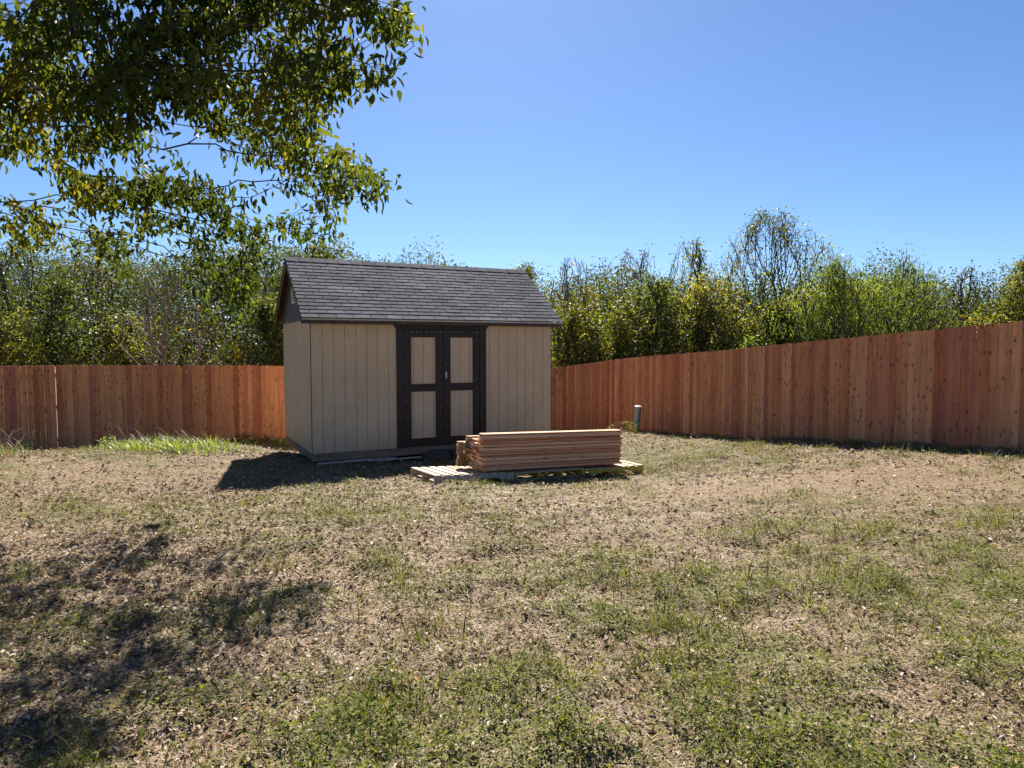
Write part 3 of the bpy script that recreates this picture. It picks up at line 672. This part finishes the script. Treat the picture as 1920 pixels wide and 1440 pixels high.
while u < W+OV:
    b = min(u+.262, W+OV+.02); h0_ = .017; h1_ = .012
    P = []
    for uu, hh in ((u, h0_), (b, h1_)):
        for dy in (-.13, 0, .13):
            P.append((uu, D/2+dy, RZ + hh + random.uniform(-.0015,.0015) - abs(dy)*math.tan(slope)*.98))
    P2 = [(x_, y_, z_-.006) for x_, y_, z_ in P]
    cap.add(P+P2, [(0,1,4,3),(1,2,5,4),(6,9,10,7),(7,10,11,8),(0,6,7,1),(1,7,8,2),(0,3,9,6),(2,8,11,5),(3,4,10,9),(4,5,11,10)], r=min(1,max(0,random.gauss(.45,.2))))
    u += .25
cap.build('ridge_cap', m_sh, shed)
# eave: cream drip edge and dark fascia
w = MB(); M0 = Matrix.Identity(4)
w.box((-OV-.012,-OF-.040,EZ-.052),(W+OV+.012,-OF-.005,EZ-.024)); w.build('drip_edge', m_cream, shed)
w = MB(); w.box((-OV,-OF-.003,EZ-.115),(W+OV,-OF+.02,EZ-.036)); w.box((-OV,-OF+.021,EZ-.113),(W+OV,.03,EZ-.100)); w.box((-OV,D+OF-.02,EZ-.115),(W+OV,D+OF+.003,EZ-.036)); w.build('fascia', m_fascia, shed)
# gables and rakes
for x0, sgn in ((0, -1), (W, 1)):
    w = MB(); hz = lambda y: EZ + (y+OF)*math.tan(slope) - .03
    pts = [(0, ZT-.05 if 0 else ZT), (D, ZT), (D, hz(0)), (D/2, hz(D/2)), (0, hz(0))]
    xa, xb = (x0-.012, x0+.004) if sgn < 0 else (x0-.004, x0+.012)
    P = [(xa, y, z) for y, z in pts] + [(xb, y, z) for y, z in pts]; n = 5
    w.add(P, [(4,3,2,1,0),(5,6,7,8,9)] + [(i,(i+1)%n,(i+1)%n+n,i+n) for i in range(n)])
    w.build('gable_panel', m_gable, shed)
    w = MB()
    for side in (0, 1):
        a = -OV-.012 if sgn < 0 else W+OV-.012
        slab(w, a, a+.024, -.01, SL+.0, -.019, -.019, .115, side)
        a2 = -OV+.02 if sgn < 0 else W+.018
        slab(w, a2, a2+OV-.05, .03, SL-.1, -.020, -.020, .012, side)
    w.build('rake_board', m_brown, shed)
# louvred vent in the left gable
v = MB(); vx = -.014; vy = D/2; v0, v1 = 2.42, 2.85
v.box((vx-.018, vy-.21, v0), (vx, vy-.165, v1)); v.box((vx-.018, vy+.165, v0), (vx, vy+.21, v1)); v.box((vx-.018, vy-.164, v0), (vx, vy+.164, v0+.04)); v.box((vx-.018, vy-.164, v1-.04), (vx, vy+.164, v1))
for k in range(6):
    zc = v0+.075+k*.055; v.box((vx-.017, vy-.164, zc-.012), (vx-.003, vy+.164, zc+.016))
v.build('gable_vent', plain('vent_plastic', (.62,.55,.44), (.74,.67,.56), 6, .5, .3, .1), shed)
# doors
def zp(y): return CAMZ + (HY-y)/99.5
fr = MB()
fr.box((1.555,-.032,ZB+.004),(1.688,.012,1.905)); fr.box((3.236,-.032,ZB+.004),(3.378,.012,1.905))
fr.prism([(1.555,1.907),(3.378,1.907),(3.48,2.05),(1.45,2.05)], -.036, .012)
fr.box((1.688,-.012,ZB+.004),(3.236,.008,ZB+.02)); fr.build('door_frame', m_black, shed)
back = MB(); back.box((1.56,.03,ZB+.01),(3.37,.05,2.0)); back.build('door_backing', m_black, shed)
for x0, x1, p0, p1 in ((1.694,2.474,1.836,2.324),(2.482,3.230,2.627,3.099)):
    d0 = empty('door', (0,0,0)); d0.parent = shed
    pn = MB()
    siding(pn, p0-.01, p1+.01, ZB+.12, 1.80, y=.0, first=p0+.045 if x0 < 2 else p0-.13+.045+.09, pitch=.2)
    pn.build('panel', m_sid, d0)
    tr = MB()
    zb0, zb1, zm0, zm1, zt0, zt1 = ZB+.022, -.156, .73, .876, 1.756, 1.898
    tr.box((x0,-.026,zb0),(p0,.0,zt1)); tr.box((p1,-.026,zb0),(x1,.0,zt1))
    tr.box((p0+.001,-.023,zb0),(p1-.001,-.001,zb1)); tr.box((p0+.001,-.023,zm0),(p1-.001,-.001,zm1)); tr.box((p0+.001,-.023,zt0),(p1-.001,-.001,zt1-.001))
    tr.build('trim', m_black, d0)
    for ax_ in (p0+.001, p1-.009):
        for q0, q1 in ((zb1+.001, zm0-.001), (zm1+.001, zt0-.001)):
            ed = MB(); ed.box((ax_, -.006, q0), (ax_+.008, -.001, q1)); ed.build('panel_edge', m_cream, d0)
    def dot(x, z, y, rr_=.006):
        sc = MB(); sc.cyl((x, y-.004, z), (x, y+.001, z), rr_*.8, rr_, 6); sc.build('screw', m_screw, d0)
    for z in (1.49, 1.15, .45, .13):
        for q in range(6): dot(p0+.03+q*(p1-p0-.06)/5+random.uniform(-.012,.012), z+random.uniform(-.012,.012), -.001, random.uniform(.004,.008))
    for q in range(8): dot(x0+.04+q*(x1-x0-.08)/7+random.uniform(-.02,.02), 1.86+random.uniform(-.01,.01), -.027, random.uniform(.005,.010))
    for q in range(11):
        dot(x0+.04, -.15+q*.18+random.uniform(-.04,.04), -.027, random.uniform(.003,.006)); dot(x1-.05+random.uniform(-.01,.01), -.1+q*.18+random.uniform(-.04,.04), -.027, random.uniform(.003,.006))
    if x0 > 2:
        h = MB(); h.box((2.52,-.040,.98),(2.545,-.027,1.10)); h.cyl((2.532,-.06,1.04),(2.532,-.04,1.04),.009,n=8); h.build('latch', m_screw, d0)
# torn caulk hanging at the right end of the eave
w = MB(); pts = [(4.45,2.045),(4.52,1.995),(4.62,2.01),(4.72,1.985),(4.82,1.995),(4.87,2.04)]
for (a, za), (b, zb_) in zip(pts, pts[1:]): w.cyl((a,-.02,za),(b,-.02,zb_),.007,.006,6)
w.build('torn_sealant', m_cream, shed)

# ------------------------------------------------------------------ pallets, lumber
HP = math.radians(27); PU = np.array([math.cos(HP), math.sin(HP)]); PV = np.array([-math.sin(HP), math.cos(HP)]); PO = np.array([-1.03, 9.13])
def deck_z(t): return -.134 - .062*min(1, t/1.2) - .042*max(0, (t-1.2)/2.2)
m_pal = wood('pallet_wood', [(0,(.42,.32,.21)),(.5,(.52,.41,.28)),(1,(.60,.50,.36))], knots=.12, rough=.8, grain=.4)
m_palw = wood('pallet_side', [(0,(.36,.31,.26)),(1,(.44,.38,.32))], knots=.1, rough=.8, grain=.4)
m_yel = plain('yellow_paint', (.40,.29,.03), (.58,.43,.06), 9, .6, .35, .3)
def pallet(t0, t1, depth, z, strip_dir, mats, label, tilt=(0,0), v0=0, face=None):
    o = PO + PU*t0 + PV*v0
    root = empty('pallet', (o[0], o[1], z), (tilt[0], tilt[1], HP), label=label, cat='pallet')
    Wd = t1-t0; hs = .085
    if strip_dir == 'v':          # stringers run along the front, deck boards front to back
        for i, v in enumerate((0, depth/2-.019, depth-.038)):
            s = MB()
            if i == 0:            # notched stringer
                o_ = [(0,-hs),(Wd*.16,-hs),(Wd*.18,-hs+.035),(Wd*.34,-hs+.035),(Wd*.36,-hs),(Wd*.62,-hs),(Wd*.64,-hs+.035),(Wd*.80,-hs+.035),(Wd*.82,-hs),(Wd,-hs),(Wd,0),(0,0)]
                s.prism(o_, v, v+.038)
            else: s.box((0,v,-hs),(Wd,v+.038,0))
            s.build('stringer', mats[1] if i == 0 else mats[0], root)
        n = int(Wd/.125)
        for zz, nm in ((.001, 'deck_board'), (-hs-.017, 'base_board')):
            for k in range(n if zz > 0 else 3):
                a = k*(Wd-.095)/((n if zz > 0 else 3)-1)
                s = MB(); s.box((a,-.004,zz),(a+.095,depth+.004,zz+.015), jit=.0015); s.build(nm, mats[0], root)
    else:
        n = 4
        for k in range(n):
            a = k*(Wd-.038)/(n-1); s = MB(); s.box((a,0,-hs),(a+.038,depth,0)); s.build('stringer', mats[1], root)
        for zz, nm in ((.001, 'deck_board'), (-hs-.017, 'base_board')):
            m_ = 7 if zz > 0 else 3
            for k in range(m_):
                b = k*(depth-.09)/(m_-1); s = MB(); s.box((-.004,b,zz),(Wd+.004,b+.09,zz+.015), jit=.0015); s.build(nm, mats[0], root)
    return root
p1 = pallet(0, 1.19, 1.0, -.152, 'v', (m_pal, m_palw), 'pale wooden pallet at the left, its slatted end sticking out from under the lumber', tilt=(-.05,.045))
p2 = pallet(1.215, 2.375, 1.0, -.222, 'u', (m_pal, m_yel), 'pallet under the middle of the lumber with yellow stringer ends showing', tilt=(-.01,.02))
p3 = pallet(2.47, 3.46, 1.0, -.262, 'v', (m_pal, m_yel), 'yellow sided pallet sticking out at the right end of the lumber', tilt=(-.01,.02))

END = [(0,(.44,.17,.085)),(.2,(.68,.35,.19)),(.4,(.80,.52,.32)),(.55,(.54,.24,.13)),(.7,(.82,.58,.38)),(.85,(.44,.17,.09)),(1,(.74,.41,.23))]
m_pick = wood('cedar_picket_new', END, knots=.25, rough=.78, grain=.5, objrnd=True)
m_post = wood('treated_pine', [(0,(.26,.14,.06)),(.5,(.36,.20,.085)),(1,(.17,.14,.08))], knots=.12, rough=.75, grain=.4, objrnd=True)
m_tag = plain('end_tag', (.45,.55,.42), (.75,.8,.72), 12, .6, .3, .1)
def picket_mesh():
    m = MB(); c = .018; Lp = 2.40
    m.box((0,0,0),(Lp,.14,.0162)); return m
base_mesh = []
for i in range(4):
    m = MB(); b = i*.07
    # dog-eared picket lying flat: outline in xy
    Lp, wd, c_, th = 2.37, .14, .022, .0165
    o = [(0,c_),(c_,0),(Lp,0),(Lp,wd),(c_,wd),(0,wd-c_)]
    if i % 2: o = [(Lp-x_, y_) for x_, y_ in o][::-1]
    P = [(x_, y_, 0) for x_, y_ in o] + [(x_, y_, th) for x_, y_ in o]; n = 6
    Fs = [tuple(range(n-1,-1,-1)), tuple(range(n,2*n))] + [(k,(k+1)%n,(k+1)%n+n,k+n) for k in range(n)]
    uvs = [[(P[j][1]+P[j][2], P[j][0]) for j in f] for f in Fs]
    m.add(P, Fs, uvs, r=.13+.22*i); base_mesh.append(m.mesh('cedar_picket', m_pick))
zbase = deck_z(.6)+.017; tiltp = math.atan2(.075, 2.43)
cnt = 0
LAY = 25
for col in range(3):
    z = 0
    for k in range(LAY - (0 if col == 0 else 5)):
        th = .0200 + random.uniform(0, .0018)
        t = .72 + random.gauss(0, .016) - (.03 if (k % 9) in (2,3) else 0)
        if k >= LAY-2: t -= .02
        if 18 <= k < LAY-3: t += .03
        v = .035 + col*.16 + random.gauss(0, .011)
        if k >= LAY-2 and col == 0: v += .015
        o = PO + PU*t + PV*v
        ob = bpy.data.objects.new('cedar_picket', base_mesh[(k*7+col*3+random.randrange(4)) % 4])
        ob.location = (o[0], o[1], zbase - (t-.6)*math.tan(tiltp) + z); ob.rotation_euler = (random.gauss(0,.006), tiltp+random.gauss(0,.0008), HP+random.gauss(0,.005))
        link(ob)
        top = (col == 0 and k == LAY-1)
        tag(ob, 'topmost cedar picket of the stack, its upper face sunlit' if top else 'reddish cedar picket lying in the stack on the pallets', 'picket', 'cedar pickets stacked on the pallets')
        z += th
m = MB(); m.box((0,0,0),(2.44,.089,.089), r=.3); post_me = m.mesh('wooden_post', m_post)
tg = MB(); tg.box((-.004,.02,.03),(-.001,.07,.062)); tag_me = tg.mesh('end_tag', m_tag)
for col in range(2):
    for k in range(5 if col == 0 else 4):
        t = .70 + random.uniform(-.06,.05) - col*.07; v = .50 + col*.1
        o = PO + PU*t + PV*v
        ob = bpy.data.objects.new('wooden_post', post_me); link(ob)
        ob.location = (o[0], o[1], zbase - (t-.6)*math.tan(tiltp) - .01 + k*.0905); ob.rotation_euler = (0, tiltp, HP+random.gauss(0,.01))
        tag(ob, 'square treated post in the bundle behind the picket stack', 'post', 'treated posts stacked behind the pickets')
        if (k+col) % 2 == 0: link(bpy.data.objects.new('end_tag', tag_me), ob)

# ------------------------------------------------------------------ small things
def place_board(name, cat, label, t, v, Ln, wd, th, ang, mat, lift=.01, tilt=0, jit=.004):
    o = SH0 + SU*t + SV*v; m = MB(); m.box((0,0,0),(Ln,wd,th), jit=jit)
    # ragged end
    me = m.mesh(name, mat); ob = bpy.data.objects.new(name, me); link(ob)
    ob.location = (o[0], o[1], gz1(*o)+lift); ob.rotation_euler = (0, tilt, SHANG+ang); tag(ob, label, cat); return ob
m_trimw = wood('broken_trim', [(0,(.30,.27,.25)),(.5,(.42,.39,.37)),(1,(.55,.52,.5))], knots=0, rough=.75, grain=.5)
place_board('broken_board','board','pale broken trim board nearest the left front corner of the shed',.05,-.22,1.0,.05,.02,.03,m_trimw,.02)
place_board('broken_board','board','pale broken trim board leaning on the other one below the shed wall',.55,-.12,.95,.07,.02,-.03,m_trimw,.05)
place_board('broken_board','board','white split trim board lying longest toward the doors',.95,-.26,1.02,.04,.022,.045,m_trimw,.035)
m_step = plain('step_timber', (.05,.045,.045), (.11,.10,.10), 10, .9, .15, .5)
for (t, v, Ln, wd, h, lf, lab) in ((2.0,-.35,.5,.24,.14,0,'lower dark block of the rough step in front of the left door'),(2.18,-.2,.34,.19,.1,.12,'small upper block stacked behind the step at the doors'),(2.56,-.3,.42,.24,.18,0,'wide dark block of the rough step in front of the right door')):
    o = SH0+SU*t+SV*v; m = MB()
    # hollow block: two side walls, two end walls, middle web
    for a, b in (((0,0,0),(Ln,.035,h)),((0,wd-.035,0),(Ln,wd,h)),((0,.036,0),(.035,wd-.036,h)),((Ln-.035,.036,0),(Ln,wd-.036,h)),((Ln/2-.017,.036,0),(Ln/2+.017,wd-.036,h)),((.036,.036,h-.03),(Ln-.036,wd-.036,h-.002))): m.box(a, b, jit=.001)
    ob = m.build('step_block', m_step); ob.location = (o[0], o[1], gz1(*o)-.01+lf); ob.rotation_euler = (0,0,SHANG+random.uniform(-.05,.05)); tag(ob, lab, 'block')
# black tub behind the lumber, against the shed wall
o = SH0+SU*4.0+SV*(-.35); tz0 = gz1(*o)
tub = empty('plastic_tub', (o[0], o[1], tz0), (0,0,SHANG), label='black plastic tub by the shed wall, only its rim showing over the lumber', cat='tub')
m_blk = plain('black_plastic', (.012,.013,.016), (.03,.032,.038), 10, .4, .5, .1)
m = MB()
def ringpts(rx, ry, z, n=20): return [(rx*math.cos(2*math.pi*i/n), ry*math.sin(2*math.pi*i/n), z) for i in range(n)]
R_ = [ringpts(.24,.17,0), ringpts(.29,.21,.30), ringpts(.315,.235,.305), ringpts(.315,.235,.325), ringpts(.28,.20,.325), ringpts(.23,.16,.02)]
P = sum(R_, []); n = 20; Fs = [(a*n+i, a*n+(i+1)%n, (a+1)*n+(i+1)%n, (a+1)*n+i) for a in range(5) for i in range(n)] + [tuple(range(n-1,-1,-1)), tuple(range(5*n, 6*n))]
m.add(P, Fs); m.build('bucket', m_blk, tub)
m = MB()
for sx_ in (-1,1):
    m.cyl((sx_*.33,-.07,.31),(sx_*.36,0,.36),.01,n=6); m.cyl((sx_*.36,0,.36),(sx_*.33,.07,.31),.01,n=6)
m.build('handle', m_blk, tub)
# utility pedestal
px_, pd_ = 1194, 15.8
ped = empty('utility_pedestal', (at(px_, pd_), pd_, gz1(at(px_, pd_), pd_)-.02), (math.radians(1), math.radians(3.5), 0), label='pale green utility pedestal leaning slightly by the right fence', cat='utility post')
m_ped = plain('pedestal_green', (.22,.27,.235), (.31,.37,.32), 5, .5, .4, .05)
m = MB(); m.cyl((0,0,0),(0,0,.60),.070,.068,20); m.build('body', m_ped, ped)
m = MB(); m.cyl((0,0,.601),(0,0,.625),.078,.078,20); m.cyl((0,0,.6255),(0,0,.64),.078,.055,20); m.build('cap', plain('pedestal_cap', (.45,.5,.46), (.6,.64,.6), 5, .5, .4, .05), ped)
m = MB(); m.box((.03,-.074,.50),(.052,-.06,.60))
for k in range(7): m.box((.02,-.0725,.28+k*.028),(.056,-.058,.292+k*.028))
m.build('vent_slots', m_black, ped)
# pipe and jug under the left end of the shed
wp = SH0+SU*(.16)+SV*1.9; m = MB(); m.cyl((0,0,0),(0,0,.16),.055,.055,14); m.cyl((0,0,.161),(0,0,.20),.055,.02,14); m.cyl((0,0,.2005),(0,0,.225),.024,.024,10)
ob = m.build('plastic_jug', m_screw); ob.location = (wp[0], wp[1], gz1(*wp)); tag(ob, 'small white plastic jug in the dark gap under the left wall of the shed', 'jug')
wp = SH0+SU*(.14)+SV*1.0; m = MB(); m.cyl((0,0,-.05),(.0,.0,.24),.022,.022,10); m.cyl((0,0,.241),(0,0,.27),.03,.03,10)
ob = m.build('pipe_stub', m_block); ob.location = (wp[0], wp[1], gz1(*wp)); tag(ob, 'grey pipe stub standing under the left wall of the shed', 'pipe')

# fallen sticks on the lawn
m_twig = plain('dead_twig', (.24,.18,.12), (.46,.37,.27), 12, .9, .2, .3)
def stick(px, py, ln, ang, label):
    d = 1.62*F/(py-HY); x = at(px, d); P = []; k = 7; cx, cy = x, d; a = ang; m = MB()
    for i in range(k):
        P.append((cx-x, cy-d, gz1(cx, cy)-gz1(x, d)+.018+.012*math.sin(i))); cx += ln/k*math.cos(a); cy += ln/k*math.sin(a); a += random.uniform(-.35,.35)
    for i in range(k-1): m.cyl(P[i], P[i+1], .0045*(1-i/k*.6), .0045*(1-(i+1)/k*.6), 6)
    m.cyl(P[3], (P[3][0]+.05*math.cos(ang+.9), P[3][1]+.05*math.sin(ang+.9), P[3][2]+.02), .0025, .001, 5)
    ob = m.build('stick', m_twig); ob.location = (x, d, gz1(x, d)); tag(ob, label, 'stick')
stick(400,1368,.20,1.0,'pale dry stick lying in the shade of the tree near the bottom of the picture')
stick(735,1385,.13,2.6,'short pale curved twig on the green weeds at the bottom centre')
stick(1640,1330,.30,-.5,'long thin straw-coloured stem on the grass at the bottom right')
stick(500,1212,.26,.1,'dark stick lying in the tree shadow left of centre')
stick(1275,1170,.16,2.6,'short twig on the bare patch at centre right')
stick(1840,930,.5,2.5,'long dry stem on the dirt near the right edge')

# ------------------------------------------------------------------ weeds by the fence
def weed(name, x, y, n, h, spread, mat, label, lean=.35, width=.012, leafy=0):
    zz = gz1(x, y); root_ = None
    bx = rng.normal(0, spread[0], n); by = rng.normal(0, spread[1], n)
    az = rng.uniform(0, 2*np.pi, n); L_ = rng.uniform(.45, 1, n)*h*np.exp(-((bx/spread[0])**2)*.12)
    t = np.abs(rng.normal(0, lean, n))+.08
    Vs, Fs, Rs, off = [], [], [], 0; seg = 5
    for k in range(n):
        p = np.array([bx[k], by[k], gz1(x+bx[k], y+by[k])-zz]); dirn = np.array([math.cos(az[k]), math.sin(az[k]), 0]); sd = np.array([-dirn[1], dirn[0], 0])
        tt = t[k]; pts = []
        for s in range(seg+1):
            wd_ = width*(1-(s/seg)**1.5)*rng.uniform(.8,1.1)+.0006
            pts += [p-sd*wd_/2, p+sd*wd_/2]
            p = p + (dirn*math.sin(tt)+np.array([0,0,math.cos(tt)]))*L_[k]/seg; tt += rng.uniform(.1,.42)
        Vs.append(np.array(pts)); Fs += [[off+2*s, off+2*s+1, off+2*s+3, off+2*s+2] for s in range(seg)]; off += 2*(seg+1)
        Rs += [rng.random()]*(2*(seg+1))
    ob = fast_mesh(name, np.concatenate(Vs), np.array(Fs), mat, {'rnd': Rs}); ob.location = (x, y, zz)
    return tag(ob, label, 'weeds')
m_weed = leafmat('weed_green', [(0,(.08,.13,.025)),(.5,(.18,.26,.045)),(.85,(.30,.36,.07)),(1,(.5,.42,.18))], trans=.45, rough=.45, spec=.35)
wx = lambda px, d: at(px, d)
weed('grass_clump', wx(320,13.2), 13.2, 900, .50, (.6,.42), m_weed, 'big bright green clump of tall grass in front of the back fence', .55, .012)
weed('grass_clump', wx(240,13.1), 13.1, 260, .36, (.35,.3), m_weed, 'lower green grass at the left end of the big clump', .6, .011)
weed('grass_clump', wx(395,13.5), 13.5, 240, .30, (.35,.3), m_weed, 'sparser green grass at the right end of the big clump', .6, .011)
weed('dry_stalks', wx(285,13.3), 13.3, 26, .8, (.4,.15), m_straw, 'thin dry seed stalks standing above the green clump', .45, .007)
weed('dry_stalks', wx(-5,11.6), 11.6, 60, .95, (.22,.2), m_straw, 'tall dry grass stalks at the left edge of the picture', .5, .008)
weed('grass_clump', wx(-10,12.0), 12.0, 160, .42, (.25,.2), m_weed, 'green grass at the foot of the dry stalks at the left edge', .6, .012)
weed('dry_stalks', wx(590,9.9), 9.75, 8, .3, (.08,.05), m_straw, 'few dry stalks at the lit edge of the shed shadow', .5, .006)
weed('dry_stalks', wx(150,13.6), 13.5, 12, .4, (.4,.1), m_straw, 'short dry stalks at the foot of the fence left of the clump', .6, .007)
def leafy(px, d, n, h, rad, mat, label):
    x = at(px, d); z0 = gz1(x, d)
    A = np.c_[rng.normal(0,rad,n), rng.normal(0,rad*.6,n), rng.uniform(.15,1,n)*h]
    A[:,2] *= np.exp(-(A[:,0]/rad)**2*.25)
    root = empty('leafy_weed', (x, d, z0), label=label, cat='weed', group='leafy weeds along the fences')
    tr = np.array([(0,0,-.02),(0,0,.03),(0,0,.06)])
    Pn, par, tips = grow(tr, A, bf=.2, step=.08, wob=.05)
    V, Fc = tubes(Pn, par, radii(par, .0015, 2.2, .012), 4); fast_mesh('stem', V, Fc, m_weedstem, parent=root)
    V, Fc, r = leaves_at(Pn[tips], 4, .025, (.04,.09), (.25,.4), LEAF, hang=.4); fast_mesh('leaves', V, Fc, mat, {'rnd': r}, parent=root)
m_weedstem = plain('weed_stem', (.12,.12,.05), (.22,.2,.1), 10, .8, .2, .1)
leafy(40,13.2,40,.22,.16,m_weed,'drooping leafy weed at the fence foot near the left edge')
leafy(200,13.6,26,.26,.10,m_weed,'small upright weed at the fence left of the big grass clump')
leafy(452,15.6,55,.26,.20,LM['bright'],'round leafy weed at the fence right of the big clump')
leafy(490,15.9,50,.22,.22,LM['bright'],'low leafy weed at the fence halfway to the shed')
leafy(527,15.6,30,.22,.12,m_weed,'pale weed at the fence beside the shed corner')
leafy(1172,15.6,60,.26,.22,LM['dry'],'dark wilted weed beside the utility pedestal')
# individual grass tufts that stand up from the lawn
for i, (px_, py_, n_, h_) in enumerate([(1790,1010,0,0)]): pass

# ------------------------------------------------------------------ light, sky, camera
EL = math.radians(43.0); sunv = Vector((-.06*math.cos(EL), math.cos(EL), math.sin(EL))).normalized()
w = bpy.data.worlds.new('World'); scn.world = w; w.use_nodes = True; nt = w.node_tree; nt.nodes.clear()
sky = nt.nodes.new('ShaderNodeTexSky'); sky.sky_type = 'NISHITA'; sky.sun_disc = False; sky.sun_elevation = EL; sky.sun_rotation = math.atan2(sunv.x, sunv.y)
sky.air_density = 1.0; sky.dust_density = .8; sky.ozone_density = 9; sky.altitude = 1500
bg = nt.nodes.new('ShaderNodeBackground'); bg.inputs[1].default_value = .0455; wo = nt.nodes.new('ShaderNodeOutputWorld')
nt.links.new(sky.outputs[0], bg.inputs[0]); nt.links.new(bg.outputs[0], wo.inputs[0])
sl_ = bpy.data.lights.new('sun', 'SUN'); sl_.energy = 4.9; sl_.angle = math.radians(.53); sl_.color = (1,.95,.87)
so = bpy.data.objects.new('sun', sl_); COL.objects.link(so); so.rotation_euler = (-sunv).to_track_quat('-Z', 'Y').to_euler(); so.location = (0,0,30)
cam = bpy.data.cameras.new('camera'); cam.sensor_width = 36; cam.lens = F/1920*36; cam.clip_end = 2000; cam.clip_start = .05
cob = bpy.data.objects.new('camera', cam); COL.objects.link(cob); cob.location = (0,0,CAMZ)
cob.rotation_euler = (math.radians(90)-math.atan((720-HY)/F), 0, 0)
scn.camera = cob
scn.view_settings.view_transform = 'Standard'; scn.view_settings.look = 'None'; scn.view_settings.exposure = 1.62; scn.view_settings.gamma = 1
scn.cycles.max_bounces = 6; scn.cycles.transparent_max_bounces = 8; scn.cycles.diffuse_bounces = 4
